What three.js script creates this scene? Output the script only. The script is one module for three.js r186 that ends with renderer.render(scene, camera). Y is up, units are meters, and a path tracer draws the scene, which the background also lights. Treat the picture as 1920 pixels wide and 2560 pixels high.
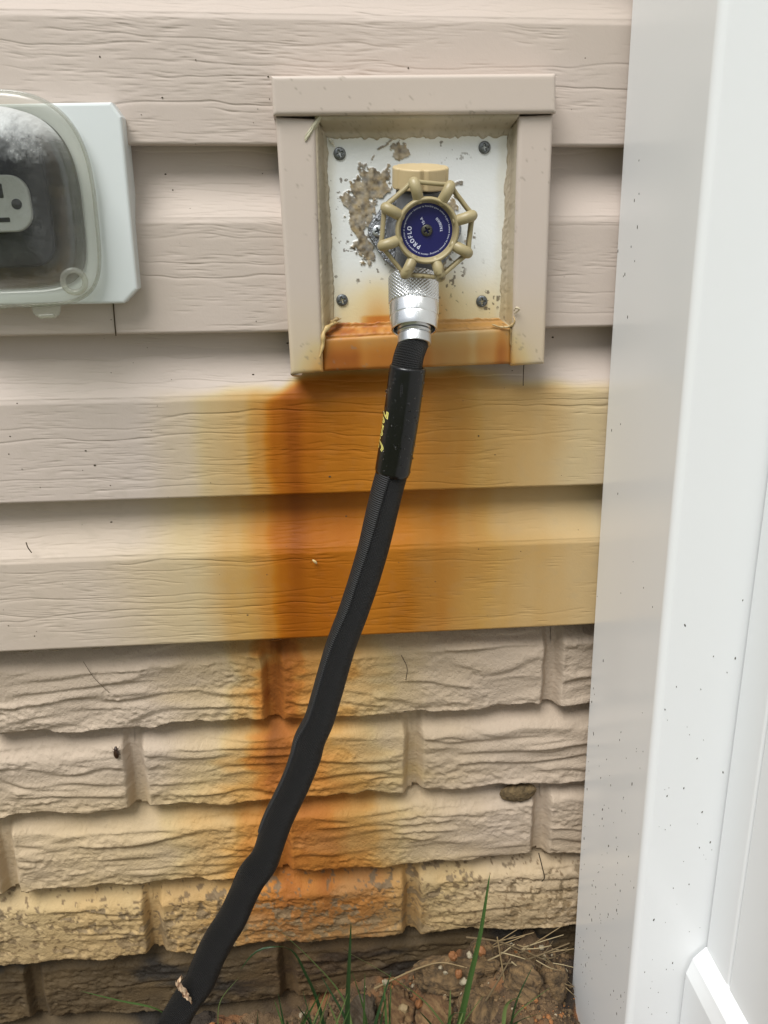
import * as THREE from 'three';
import { mergeGeometries } from 'three/addons/utils/BufferGeometryUtils.js';
import { RoundedBoxGeometry } from 'three/addons/geometries/RoundedBoxGeometry.js';

// ------------------------------------------------------------------ camera, sky, sun, exposure
const scene = new THREE.Scene();
const camera = new THREE.PerspectiveCamera(62.0, 0.75, 0.01, 400);
camera.position.set(-0.0718, 0.0081, 0.5733);
camera.up.set(0.0585, 0.9406, -0.3345);
camera.lookAt(-0.0718 + 0.0786, 0.0081 - 0.3384, 0.5733 - 0.9377);
const renderer = new THREE.WebGLRenderer({ antialias: true });
renderer.toneMapping = THREE.LinearToneMapping;
renderer.toneMappingExposure = 2.5;
renderer.shadowMap.enabled = true;
{ // overcast sky: paler and brighter towards the zenith
  const w = 64, h = 32, d = new Float32Array(w * h * 4);
  for (let j = 0; j < h; j++) for (let i = 0; i < w; i++) {
    const el = ((j + 0.5) / h - 0.5) * Math.PI, s = Math.max(0, Math.sin(el));
    const L = el > 0 ? 0.42 * (1 + 2 * s) / 3 : 0.05;
    d.set([L * 0.95, L, L * 1.06, 1], (j * w + i) * 4);
  }
  const t = new THREE.DataTexture(d, w, h, THREE.RGBAFormat, THREE.FloatType);
  t.mapping = THREE.EquirectangularReflectionMapping; t.magFilter = THREE.LinearFilter; t.needsUpdate = true;
  scene.background = t; scene.environment = t;
}
const sun = new THREE.DirectionalLight(new THREE.Color(1, 0.985, 0.955), 1.5);
sun.position.set(-1.5, 3.9, 2.0); sun.target.position.set(0, -0.2, 0);
sun.castShadow = true; sun.shadow.radius = 62;
Object.assign(sun.shadow.camera, { left: -1.5, right: 1.5, top: 1.5, bottom: -1.5, near: 0.1, far: 10 });
scene.add(sun, sun.target);

// ------------------------------------------------------------------ helpers
function rng(seed) { let a = seed >>> 0; return () => { a = (a + 0x6D2B79F5) | 0; let t = Math.imul(a ^ (a >>> 15), 1 | a); t = (t + Math.imul(t ^ (t >>> 7), 61 | t)) ^ t; return ((t ^ (t >>> 14)) >>> 0) / 4294967296; }; }
function hash(i, j) { let h = Math.imul(i, 374761393) + Math.imul(j, 668265263) | 0; h = Math.imul(h ^ (h >>> 13), 1274126177); return ((h ^ (h >>> 16)) >>> 0) / 4294967296; }
function vn(x, y) { // value noise 0..1
  const i = Math.floor(x), j = Math.floor(y); let a = x - i, b = y - j; a = a * a * (3 - 2 * a); b = b * b * (3 - 2 * b);
  const p = hash(i, j), q = hash(i + 1, j), r = hash(i, j + 1), s = hash(i + 1, j + 1);
  return p + (q - p) * a + (r - p) * b + (p - q - r + s) * a * b;
}
function fbm(x, y, o = 4) { let s = 0, a = 0.5, n = 0; for (let k = 0; k < o; k++) { s += a * vn(x, y); n += a; a *= 0.5; x = x * 2.03 + 17.3; y = y * 2.03 + 9.1; } return s / n; }
const clamp = (x, a = 0, b = 1) => Math.min(b, Math.max(a, x));
const sst = (a, b, x) => { const t = clamp((x - a) / (b - a)); return t * t * (3 - 2 * t); };
const mix = (a, b, t) => a + (b - a) * t;
const mix3 = (a, b, t) => [mix(a[0], b[0], t), mix(a[1], b[1], t), mix(a[2], b[2], t)];
const lin1 = (c) => { c /= 255; return c <= 0.04045 ? c / 12.92 : ((c + 0.055) / 1.055) ** 2.4; };
const S = (r, g, b) => [lin1(r), lin1(g), lin1(b)];
function curve1(pts) { return (x) => { if (x <= pts[0][0]) return pts[0][1]; for (let k = 1; k < pts.length; k++) if (x <= pts[k][0]) { const t = (x - pts[k - 1][0]) / (pts[k][0] - pts[k - 1][0]); return mix(pts[k - 1][1], pts[k][1], t * t * (3 - 2 * t)); } return pts[pts.length - 1][1]; }; }
function ramp(stops) { return (x) => { x = clamp(x); for (let k = 1; k < stops.length; k++) if (x <= stops[k][0]) return mix3(stops[k - 1][1], stops[k][1], (x - stops[k - 1][0]) / (stops[k][0] - stops[k - 1][0])); return stops[stops.length - 1][1]; }; }
const used = {};
function numbered(n) { used[n] = (used[n] ?? -1) + 1; return used[n] ? `${n}_${String(used[n]).padStart(3, '0')}` : n; }
function mesh(name, g, m, parent) { const o = new THREE.Mesh(g, m); o.name = parent === scene ? numbered(name) : name; o.castShadow = o.receiveShadow = true; parent.add(o); return o; }
function thing(name, label, category, pos = [0, 0, 0], group) { const o = new THREE.Group(); o.name = numbered(name); o.position.set(...pos); o.userData = { label, category }; if (group) o.userData.group = group; scene.add(o); return o; }
function tag(o, label, category, group) { o.userData = { label, category }; if (group) o.userData.group = group; return o; }
// grid surface: fn(i, j) -> [x, y, z, color?, u?, v?]
function grid(nu, nv, fn, { flip = false, closeU = false } = {}) {
  const cu = nu + 1, P = new Float32Array(cu * (nv + 1) * 3), UV = new Float32Array(cu * (nv + 1) * 2); let C = null;
  for (let j = 0; j <= nv; j++) for (let i = 0; i <= nu; i++) {
    const k = j * cu + i, r = fn(closeU && i === nu ? 0 : i, j);
    P[k * 3] = r[0]; P[k * 3 + 1] = r[1]; P[k * 3 + 2] = r[2];
    if (r[3]) { C ??= new Float32Array(cu * (nv + 1) * 3); C.set(r[3], k * 3); }
    if (r[4] !== undefined) { UV[k * 2] = r[4]; UV[k * 2 + 1] = r[5]; } else { UV[k * 2] = r[0]; UV[k * 2 + 1] = r[1]; }
  }
  const I = new Uint32Array(nu * nv * 6); let q = 0;
  for (let j = 0; j < nv; j++) for (let i = 0; i < nu; i++) {
    const a = j * cu + i, b = a + 1, c = a + cu, d = c + 1;
    if (flip) { I[q++] = a; I[q++] = c; I[q++] = b; I[q++] = b; I[q++] = c; I[q++] = d; } else { I[q++] = a; I[q++] = b; I[q++] = c; I[q++] = b; I[q++] = d; I[q++] = c; }
  }
  const g = new THREE.BufferGeometry(); g.setAttribute('position', new THREE.BufferAttribute(P, 3)); g.setAttribute('uv', new THREE.BufferAttribute(UV, 2));
  if (C) g.setAttribute('color', new THREE.BufferAttribute(C, 3));
  g.setIndex(new THREE.BufferAttribute(I, 1)); g.computeVertexNormals();
  if (closeU) { const N = g.attributes.normal; for (let j = 0; j <= nv; j++) { const a = j * cu, b = a + nu, n = new THREE.Vector3().fromBufferAttribute(N, a).add(new THREE.Vector3().fromBufferAttribute(N, b)).normalize(); N.setXYZ(a, n.x, n.y, n.z); N.setXYZ(b, n.x, n.y, n.z); } }
  return g;
}
function paint(g, fn) { const p = g.attributes.position, C = new Float32Array(p.count * 3); for (let i = 0; i < p.count; i++) C.set(fn(p.getX(i), p.getY(i), p.getZ(i)), i * 3); g.setAttribute('color', new THREE.BufferAttribute(C, 3)); return g; }
const shape = (pts) => new THREE.Shape(pts.map(([x, y]) => new THREE.Vector2(x, y)));
function slab(pts, z0, z1, b = 0.001, holes, seg = 3) { const s = shape(pts); for (const h of holes ?? []) s.holes.push(new THREE.Path(h.map(([x, y]) => new THREE.Vector2(x, y)))); const g = new THREE.ExtrudeGeometry(s, { depth: z1 - z0 - 2 * b, bevelEnabled: true, bevelSize: b, bevelOffset: -b, bevelThickness: b, bevelSegments: seg, curveSegments: 12 }); g.translate(0, 0, z0 + b); return g; }
// lathe whose axis runs from a to b; profile [[radius, distance along axis], ...]
function spin(a, b, prof, seg = 64) {
  const g = new THREE.LatheGeometry(prof.map(([r, t]) => new THREE.Vector2(Math.max(r, 1e-6), t)), seg);
  const d = new THREE.Vector3(...b).sub(new THREE.Vector3(...a)).normalize();
  g.applyQuaternion(new THREE.Quaternion().setFromUnitVectors(new THREE.Vector3(0, 1, 0), d)); g.translate(...a); return g;
}
// tube along points with per-point radius (fn of 0..1) and angular bumps
function sweep(pts, radius, nseg, nrad, color, cap = true) {
  const c = new THREE.CatmullRomCurve3(pts.map((p) => new THREE.Vector3(...p)), false, 'centripetal'), fr = frames(c, nseg), len = c.getLength();
  const rows = cap ? nseg + 2 : nseg;
  return grid(nrad, rows, (i, j) => {
    const jj = cap ? clamp(j - 1, 0, nseg) : j, t = jj / nseg, a = i / nrad * Math.PI * 2, r = cap && (j === 0 || j === rows) ? 1e-5 : radius(t, a);
    const f = fr[jj], x = Math.cos(a) * r, y = Math.sin(a) * r;
    return [f.p.x + f.n.x * x + f.b.x * y, f.p.y + f.n.y * x + f.b.y * y, f.p.z + f.n.z * x + f.b.z * y, color ? color(t, a) : undefined, i / nrad, t * len];
  }, { closeU: false });
}
function frames(c, n) { // frames with n kept towards -x
  const out = []; for (let k = 0; k <= n; k++) { const p = c.getPointAt(k / n), t = c.getTangentAt(k / n), b = new THREE.Vector3(0, 0, 1).addScaledVector(t, -t.z).normalize(), nn = new THREE.Vector3().crossVectors(b, t).normalize(); if (nn.x > 0) nn.negate(); out.push({ p, t, n: nn, b }); } return out;
}
function hull(pts) { pts = [...pts].sort((a, b) => a[0] - b[0] || a[1] - b[1]); const cr = (o, a, b) => (a[0] - o[0]) * (b[1] - o[1]) - (a[1] - o[1]) * (b[0] - o[0]); const half = (ps) => { const s = []; for (const p of ps) { while (s.length > 1 && cr(s[s.length - 2], s[s.length - 1], p) <= 0) s.pop(); s.push(p); } s.pop(); return s; }; return half(pts).concat(half(pts.reverse())); }
const circ = (x, y, r, n = 40) => Array.from({ length: n }, (_, k) => [x + r * Math.cos(k / n * 2 * Math.PI), y + r * Math.sin(k / n * 2 * Math.PI)]);
// tileable grey texture
function tex(w, h, fn, rep, srgb) { const d = new Uint8Array(w * h * 4); for (let j = 0; j < h; j++) for (let i = 0; i < w; i++) { const v = fn(i, j, w, h), c = Array.isArray(v) ? v : [v, v, v]; d.set([c[0] * 255, c[1] * 255, c[2] * 255, 255].map((x) => clamp(Math.round(x), 0, 255)), (j * w + i) * 4); } const t = new THREE.DataTexture(d, w, h); t.wrapS = t.wrapT = THREE.RepeatWrapping; t.magFilter = THREE.LinearFilter; t.minFilter = THREE.LinearMipmapLinearFilter; t.generateMipmaps = true; if (srgb) t.colorSpace = THREE.SRGBColorSpace; if (rep) t.repeat.set(...rep); t.needsUpdate = true; return t; }
function pn(x, y, per) { const m = (a) => ((a % per) + per) % per, i = Math.floor(x), j = Math.floor(y); let a = x - i, b = y - j; a = a * a * (3 - 2 * a); b = b * b * (3 - 2 * b); const p = hash(m(i), m(j)), q = hash(m(i + 1), m(j)), r = hash(m(i), m(j + 1)), s = hash(m(i + 1), m(j + 1)); return p + (q - p) * a + (r - p) * b + (p - q - r + s) * a * b; }
const grainTex = (rep) => tex(512, 512, (i, j) => 0.45 * pn(i / 16, j / 16, 32) + 0.3 * pn(i / 6.4, j / 6.4, 80) + 0.25 * pn(i / 3.2 + 7, j / 3.2, 160), rep);
const std = (o) => new THREE.MeshStandardMaterial(o), phys = (o) => new THREE.MeshPhysicalMaterial(o);
const col = (a) => new THREE.Color().setRGB(a[0], a[1], a[2]);

// ------------------------------------------------------------------ materials
const TILT = -0.026; // the courses run slightly down to the right
const bumpFine = grainTex([9, 9]), bumpCoarse = grainTex([14, 14]), bumpCast = grainTex([26, 26]);
const M = {
  siding: phys({ vertexColors: true, roughness: 0.55, specularIntensity: 0.45, bumpMap: bumpFine, bumpScale: 0.00006 }),
  brick: std({ vertexColors: true, roughness: 0.78, bumpMap: bumpCoarse, bumpScale: 0.0007 }),
  trim: phys({ vertexColors: true, roughness: 0.42, bumpMap: bumpFine, bumpScale: 0.00004 }),
  plate: phys({ vertexColors: true, roughness: 0.45, bumpMap: bumpCast, bumpScale: 0.0001 }),
  caulk: phys({ vertexColors: true, roughness: 0.5 }),
  vinyl: phys({ color: col([0.78, 0.795, 0.80]), roughness: 0.22, specularIntensity: 0.9 }),
  coverPlate: phys({ color: col([0.66, 0.70, 0.70]), roughness: 0.35 }),
  cast: phys({ color: col([0.22, 0.23, 0.245]), metalness: 0.85, roughness: 0.36, bumpMap: bumpCast, bumpScale: 0.0012 }),
  screw: phys({ color: col([0.17, 0.18, 0.185]), metalness: 0.8, roughness: 0.42 }),
  screwPale: phys({ color: col([0.55, 0.58, 0.60]), metalness: 0.7, roughness: 0.45 }),
  alu: phys({ color: col([0.84, 0.85, 0.86]), metalness: 1, roughness: 0.25 }),
  aluDull: phys({ color: col([0.66, 0.67, 0.68]), metalness: 1, roughness: 0.33 }),
  wheel: phys({ vertexColors: true, roughness: 0.4 }),
  cap: phys({ vertexColors: true, roughness: 0.5 }),
  black: phys({ color: col([0.012, 0.012, 0.013]), roughness: 0.5 }),
  water: phys({ color: 0xffffff, transmission: 1, roughness: 0.02, ior: 1.33, thickness: 0.002 }),
};

// ------------------------------------------------------------------ ground
const contact = curve1([[-0.6, -0.7], [-0.17, -0.7], [-0.1, -0.69], [-0.0785, -0.672], [-0.06, -0.664], [-0.014, -0.657], [0.017, -0.64], [0.06, -0.637], [0.1, -0.637], [0.14, -0.655], [0.5, -0.66]]);
function groundY(x, z) {
  const near = sst(0.9, 0.2, Math.hypot(x, z));
  const dip = -0.03 * sst(0.09, 0.135, x) * sst(-0.01, 0.03, z) * sst(0.5, 0.2, x);
  const cl = fbm(x * 28 + 3, z * 28 + 5, 4) - 0.5, cr = fbm(x * 120, z * 120, 3) - 0.5;
  return mix(-0.69, contact(x), near) + dip + near * (0.03 * cl + 0.011 * cr) + (1 - near) * 0.03 * (fbm(x * 2, z * 2, 3) - 0.5) - 0.02 * sst(0.05, 0.25, z) * near;
}
function soilColor(x, z) {
  const a = fbm(x * 60, z * 60, 4), b = fbm(x * 14 + 9, z * 14, 3), o = sst(0.56, 0.72, fbm(x * 34 + 31, z * 34 + 7, 3));
  let c = mix3(S(66, 52, 38), S(116, 92, 64), clamp(a * 1.5 - 0.2)); c = mix3(c, S(50, 41, 32), sst(0.5, 0.7, b)); c = mix3(c, S(138, 88, 48), o * 0.6);
  const far = sst(0.35, 1.2, Math.hypot(x, z)); return mix3(c, mix3(S(70, 84, 42), S(104, 104, 62), fbm(x * 9, z * 9, 4)), far);
}
{
  const xs = [], zs = []; for (let x = -0.26; x <= 0.2; x += 0.0016) xs.push(x); for (let z = -0.03; z <= 0.12; z += 0.0016) zs.push(z);
  const spread = (list, from, sign, growth) => { let st = 0.003; for (let q = from; Math.abs(q) < 70; st = Math.min(st * growth, 12)) { if (sign > 0) list.push(q); else list.unshift(q); q += sign * st; } };
  spread(xs, 0.203, 1, 1.1); spread(xs, -0.263, -1, 1.06); spread(zs, 0.123, 1, 1.06); spread(zs, -0.034, -1, 1.4);
  const g = grid(xs.length - 1, zs.length - 1, (i, j) => [xs[i], groundY(xs[i], zs[j]), zs[j], soilColor(xs[i], zs[j]), xs[i], zs[j]], { flip: true });
  const o = mesh('ground', g, std({ vertexColors: true, roughness: 0.95, bumpMap: bumpCoarse, bumpScale: 0.002 }), scene); o.userData.kind = 'structure';
}

// ------------------------------------------------------------------ siding
const VINYL = S(192, 179, 169);
const rust = ramp([[0, VINYL], [0.22, S(190, 170, 132)], [0.45, S(182, 142, 78)], [0.68, S(172, 108, 27)], [0.85, S(156, 88, 9)], [1, S(134, 70, 4)]]);
// stain strength across the wall (u) for the flat below the box, the next cove and the last flat
const st1 = curve1([[-0.19, 0], [-0.16, 0.1], [-0.135, 0.28], [-0.116, 0.38], [-0.104, 0.56], [-0.093, 0.9], [-0.08, 1.0], [-0.068, 0.84], [-0.05, 0.74], [-0.01, 0.66], [0.03, 0.56], [0.05, 0.42], [0.09, 0.36], [0.12, 0.24], [0.16, 0.12], [0.25, 0]]);
const st2 = curve1([[-0.34, 0.02], [-0.2, 0.06], [-0.155, 0.24], [-0.128, 0.4], [-0.108, 0.6], [-0.096, 0.86], [-0.084, 0.97], [-0.066, 0.84], [-0.03, 0.76], [0.02, 0.66], [0.045, 0.5], [0.075, 0.36], [0.125, 0.28], [0.16, 0.16], [0.25, 0]]);
const st3 = curve1([[-0.34, 0.02], [-0.24, 0.05], [-0.16, 0.2], [-0.128, 0.42], [-0.106, 0.6], [-0.096, 0.84], [-0.086, 0.95], [-0.07, 0.82], [-0.02, 0.7], [0.02, 0.62], [0.05, 0.48], [0.1, 0.38], [0.13, 0.3], [0.18, 0.14], [0.26, 0]]);
function sidingStain(u, v) {
  const wob = (fbm(u * 24 + 4, v * 14, 3) - 0.5) * 0.012 + (fbm(u * 5 + 1, v * 60 + 5, 3) - 0.5) * 0.006, w = u + wob - 0.04 * clamp(v + 0.2, 0, 0.09) * 0.6;
  let s = 0;
  if (v < -0.184) s = mix(st2(w), st3(w), sst(-0.215, -0.235, v)); else if (v < -0.07) s = st1(w);
  const start = -0.0985 - 0.016 * sst(-0.07, -0.1, w) + 0.004 * (fbm(u * 60, 3, 2) - 0.5) - 0.012 * sst(0.05, 0.085, w) * sst(0.125, 0.1, w);
  const on = mix(sst(-0.103, -0.113, v + 0.004 * vn(u * 50, 2)), sst(start + 0.006, start - 0.007, v), sst(-0.118, -0.075, w) * sst(0.085, 0.045, w));
  s *= on * (0.96 + 0.08 * fbm(u * 120, v * 14, 2)) * (0.92 + 0.16 * fbm(u * 18, v * 22 + 3, 3));
  return clamp(s);
}
const sidingGrime = (u, v) => 0.10 * sst(0.52, 0.72, fbm(u * 9 + 2, v * 16 + 8, 4)) + 0.10 * sst(0.66, 0.74, fbm(u * 150, v * 150, 2)) * sst(-0.05, -0.2, v);
const COURSE = 0.1135, FLAT = 0.072;
function sidingProfile(t) { // t above the butt edge -> z
  if (t < 0.0022) { const a = 1 - t / 0.0022; return -0.0022 * (1 - Math.sqrt(Math.max(0, 1 - a * a))); }
  const face = -0.0012 * (t / FLAT);
  if (t < FLAT) return face - 0.0011 * sst(FLAT - 0.004, FLAT, t);
  const q = clamp((t - FLAT) / (COURSE - FLAT + 0.002)); return -0.0023 - 0.0150 * (1 - Math.pow(1 - q, 1.9));
}
function sidingCourse(v0, seed, hi, parent) {
  const us = []; if (hi) { for (let u = -0.9; u < -0.4; u += 0.01) us.push(u); for (let u = -0.4; u <= 0.17; u += 0.002) us.push(u); for (let u = 0.18; u <= 0.95; u += 0.02) us.push(u); } else for (let u = -0.9; u <= 0.95; u += 0.05) us.push(u);
  const dv = hi ? 0.0004 : 0.004, ts = []; for (let t = 0; t < COURSE + 0.007; t += dv) ts.push(t);
  const nu = us.length, nt = ts.length, H = new Float32Array(nu * nt), R = rng(seed);
  if (hi) {
    const carve = (u0, u1, path, depth, w) => { for (let i = 0; i < nu; i++) { const u = us[i]; if (u < u0 || u > u1) continue; const e = Math.min(1, (u - u0) / 0.006, (u1 - u) / 0.006); if (e <= 0) continue; const c = path(u) / dv; for (let k = Math.floor(c - 9); k <= c + 3; k++) { if (k < 3 || k >= nt) continue; const d = (k - c) * dv / w; H[k * nu + i] -= e * depth * (d > 0 ? Math.exp(-d * d * 2.2) : Math.exp(-Math.pow(-d / 2.6, 1.3))); } } };
    const lines = [];
    for (let k = 0; k < 15; k++) {
      const b = 0.004 + (k + 0.2 + 0.6 * R()) * 0.0073, u0 = -0.45 + R() * 0.38, len = 0.12 + 0.34 * R(), sl = (R() - 0.5) * 0.03, so = R() * 90, f = (u) => b + sl * (u + 0.1) + 0.0075 * (vn(u * 11 + so, so) - 0.5) + 0.0034 * (vn(u * 34 + so, 3) - 0.5) + 0.0011 * (vn(u * 95 + so, 5) - 0.5);
      lines.push([u0, len, f]); carve(u0, u0 + len, f, 0.00012 + 0.00032 * R() * R() + 0.0001 * R(), 0.00034 + 0.00012 * R());
    }
    for (let k = 0; k < 420; k++) { // short dashes gathered along the long ones
      const L = lines[Math.floor(R() * lines.length)], near = R() < 0.6, uc = near ? L[0] + R() * L[1] : -0.42 + R() * 0.58, n = 3 + Math.floor(R() * 6), b0 = near ? 0.001 : R() * 0.105, dir = R() < 0.5 ? -1 : 1;
      for (let q = 0; q < n; q++) { const u0 = uc + (R() - 0.5) * 0.014, ln = 0.005 + 0.015 * R(), off = dir * (q + 1) * (0.0012 + 0.0007 * R()), dep = 0.00007 + 0.00014 * R(); carve(u0, u0 + ln, (u) => (near ? L[2](u) : b0) + off, dep, 0.00034); }
    }
  }
  const rowsBack = 1;
  const g = grid(nu - 1, nt - 1 + rowsBack, (i, j) => {
    const u = us[i]; if (j === 0) return [u, v0 + 0.0004, -0.0165, rust(sidingStain(u, v0 + 0.001)), u, v0 - 0.013];
    const k = j - rowsBack, t = ts[k], v = v0 + t; const stn = hi ? sidingStain(u, v) : 0; let c = rust(stn); const gr = sidingGrime(u, v) * (1 - stn); c = mix3(c, S(150, 142, 122), gr);
    return [u, v, sidingProfile(t) + H[k * nu + i] + 0.0006 * (vn(u * 7, v0 * 40) - 0.5), c, u, v];
  });
  mesh('siding_panel', g, M.siding, parent);
}
const sidingWall = thing('siding_wall', 'beige wood-grain vinyl lap siding with orange rust streak below the faucet box', 'siding'); sidingWall.rotation.z = TILT;
for (let k = 0; k < 5; k++) sidingCourse(-0.298 + k * 0.1135 + (k === 4 ? 0.001 : 0), 11 + k * 7, true, sidingWall);
for (let k = 5; k < 22; k++) sidingCourse(-0.298 + k * 0.1135, 1, false, sidingWall);
mesh('sheathing', new THREE.BoxGeometry(1.9, 2.55, 0.05).translate(0.02, 0.985, -0.047), std({ color: col(S(140, 120, 95)), roughness: 0.9 }), sidingWall);

// ------------------------------------------------------------------ brick-pattern foundation
const brickBase = S(180, 163, 144);
const rustB = ramp([[0, brickBase], [0.22, S(184, 160, 116)], [0.45, S(182, 138, 74)], [0.7, S(174, 112, 40)], [0.88, S(154, 90, 24)], [1, S(130, 74, 15)]]);
const sb1 = curve1([[-0.2, 0], [-0.15, 0.14], [-0.125, 0.36], [-0.112, 0.72], [-0.1, 0.95], [-0.086, 0.86], [-0.07, 0.55], [-0.04, 0.3], [-0.015, 0.14], [0.03, 0.05], [0.08, 0]]);
const sb3 = curve1([[-0.34, 0.1], [-0.22, 0.14], [-0.16, 0.34], [-0.13, 0.6], [-0.1, 0.78], [-0.065, 0.74], [-0.042, 0.56], [-0.015, 0.3], [0.02, 0.12], [0.05, 0.05], [0.08, 0]]);
const sb4 = curve1([[-0.36, 0.2], [-0.24, 0.26], [-0.16, 0.4], [-0.13, 0.7], [-0.1, 0.84], [-0.03, 0.74], [0.0, 0.5], [0.03, 0.24], [0.1, 0.12], [0.16, 0.05]]);
function brickStain(u, v) { const w = u + (fbm(u * 26 + 8, v * 12, 3) - 0.5) * 0.03 + (fbm(u * 20 + 2, v * 80, 3) - 0.5) * 0.028; const s = v > -0.47 ? mix(sb1(w), sb3(w), sst(-0.40, -0.47, v)) : mix(sb3(w), sb4(w), sst(-0.51, -0.55, v)); return clamp(s * (0.82 + 0.36 * fbm(u * 60, v * 40, 3))); }
function brickColor(u, v, row) {
  let c = rustB(brickStain(u, v));
  c = mix3(c, S(150, 128, 92), 0.34 * sst(0.5, 0.7, fbm(u * 22 + 40, v * 40, 4)) * sst(-0.44, -0.56, v));
  if (row >= 3) { // peeled paint, more of it on the lower part of the course
    const wx = u + 0.004 * fbm(u * 90, v * 90, 2), wy = v + 0.004 * fbm(u * 90 + 7, v * 90, 2), n = fbm(wx * 120 + 3, wy * 150 + 1, 5), area = fbm(u * 13 + 5, v * 24 + 2, 3), low = sst(-0.54, -0.606, v + 0.01 * (area - 0.5));
    const fl = sst(0.635, 0.655, n + 0.30 * (area - 0.55) + 0.10 * low - 0.03); c = mix3(c, mix3(S(126, 108, 82), S(98, 84, 64), fbm(u * 300, v * 300, 2)), 0.85 * fl);
    c = mix3(c, S(104, 84, 58), 0.8 * sst(0.69, 0.71, fbm(wx * 260 + 13, wy * 290, 3) + 0.05 * low));
    c = mix3(c, S(146, 122, 84), 0.5 * low);
  }
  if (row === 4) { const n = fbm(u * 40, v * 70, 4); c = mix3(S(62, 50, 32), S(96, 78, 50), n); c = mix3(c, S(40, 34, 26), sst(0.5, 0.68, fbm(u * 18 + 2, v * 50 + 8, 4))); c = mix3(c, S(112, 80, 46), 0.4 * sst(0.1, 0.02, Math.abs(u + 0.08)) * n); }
  return c;
}
function brickPiece(u0, u1, vb, vt, row, seed, hi, parent) {
  const zm = row === 4 ? -0.038 : -0.0305, zf = row === 4 ? -0.023 : -0.0125, step = hi ? 0.001 : 0.006, nu = Math.round((u1 - u0) / step), nv = Math.round((vt - vb) / step), so = seed * 13.7;
  const g = grid(nu, nv, (i, j) => {
    const u = mix(u0, u1, i / nu), v = mix(vb, vt, j / nv), dE = Math.min(u - u0, u1 - u), dT = vt - v, dB = v - vb;
    const wE = 0.0013 * (fbm(v * 70 + so, i < nu / 2 ? 1 : 9, 3) - 0.5) * 2, wT = 0.010 * (fbm(u * 20 + so, 4, 3) - 0.42), wB = (row === 3 ? 0.008 : 0.005) * (fbm(u * 40 + so, 7, 4) - 0.5) * 2;
    const fE = sst(0.003, 0.0092, dE + wE), fT = mix(sst(0.0008, 0.0185 + wT, dT), clamp((dT - 0.0008) / (0.0175 + wT)), 0.6), fB = sst(0.0012, 0.0052, dB + wB);
    const f = Math.min(0.42 + 0.58 * fE, fB) * (0.12 + 0.88 * fT);
    const saw = (p) => { const q = p - Math.floor(p); return q < 0.3 ? sst(0, 0.3, q) : 1 - sst(0.3, 1.15, q); };
    const w1 = fbm(u * 8 + so, v * 24 + so, 3), w2 = fbm(u * 10 + 5 + so, v * 28 + 3, 3);
    const l1 = saw(v * 62 + 3.4 * w1 + so) * sst(0.42, 0.68, fbm(u * 16 + so * 2, v * 45 + 3, 3)), l2 = saw(v * 96 + 3.2 * w2) * sst(0.45, 0.7, fbm(u * 19 + so, v * 60 + 11, 3));
    const patch = sst(0.44, 0.66, fbm(u * 24 + so, v * 34 + so, 3) + 0.22 * sst(0.02, 0.005, dB) + 0.12 * sst(0.03, 0.01, dE)), rag = Math.abs(fbm(u * 110 + so, v * 190, 3) - 0.5) * 2;
    const rel = 0.0021 * (l1 - 0.5) + 0.0014 * (l2 - 0.4) + 0.0046 * (fbm(u * 10 + so, v * 32 + so, 3) - 0.5) + patch * (0.0017 * (0.5 - rag) + 0.0012 * (fbm(u * 260, v * 300 + so, 2) - 0.5));
    const chip = row >= 3 ? 0.0009 * sst(0.63, 0.66, fbm(u * 120 + 3, v * 150 + 1, 5)) : 0;
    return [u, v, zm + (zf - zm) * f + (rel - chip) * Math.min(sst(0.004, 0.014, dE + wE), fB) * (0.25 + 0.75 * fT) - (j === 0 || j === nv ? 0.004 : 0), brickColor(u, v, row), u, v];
  });
  mesh('brick', g, M.brick, parent);
}
const foundation = thing('brick_foundation', 'painted beige brick-pattern foundation wall under the siding, rust stained and peeling', 'wall'); foundation.rotation.z = TILT;
{
  const bottoms = [-0.380, -0.4565, -0.533, -0.610, -0.686, -0.762], tops = [-0.3035, ...bottoms];
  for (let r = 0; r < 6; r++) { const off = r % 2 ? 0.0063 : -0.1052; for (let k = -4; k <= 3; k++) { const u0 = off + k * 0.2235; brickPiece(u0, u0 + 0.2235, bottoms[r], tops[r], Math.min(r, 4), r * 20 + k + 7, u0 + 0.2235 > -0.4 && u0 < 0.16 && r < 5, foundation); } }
  const mg = (v0, v1, z, row) => grid(420, Math.round((v1 - v0) / 0.002), (i, j) => { const u = -1 + i * 0.0046, v = v0 + j * 0.002; return [u, v, z + 0.0008 * (fbm(u * 80, v * 80, 3) - 0.5), brickColor(u, v, row), u, v]; });
  mesh('mortar', mg(-0.611, -0.27, -0.0298, 1), M.brick, foundation);
  mesh('mortar', mg(-0.83, -0.611, -0.0372, 4), M.brick, foundation);
}

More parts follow.
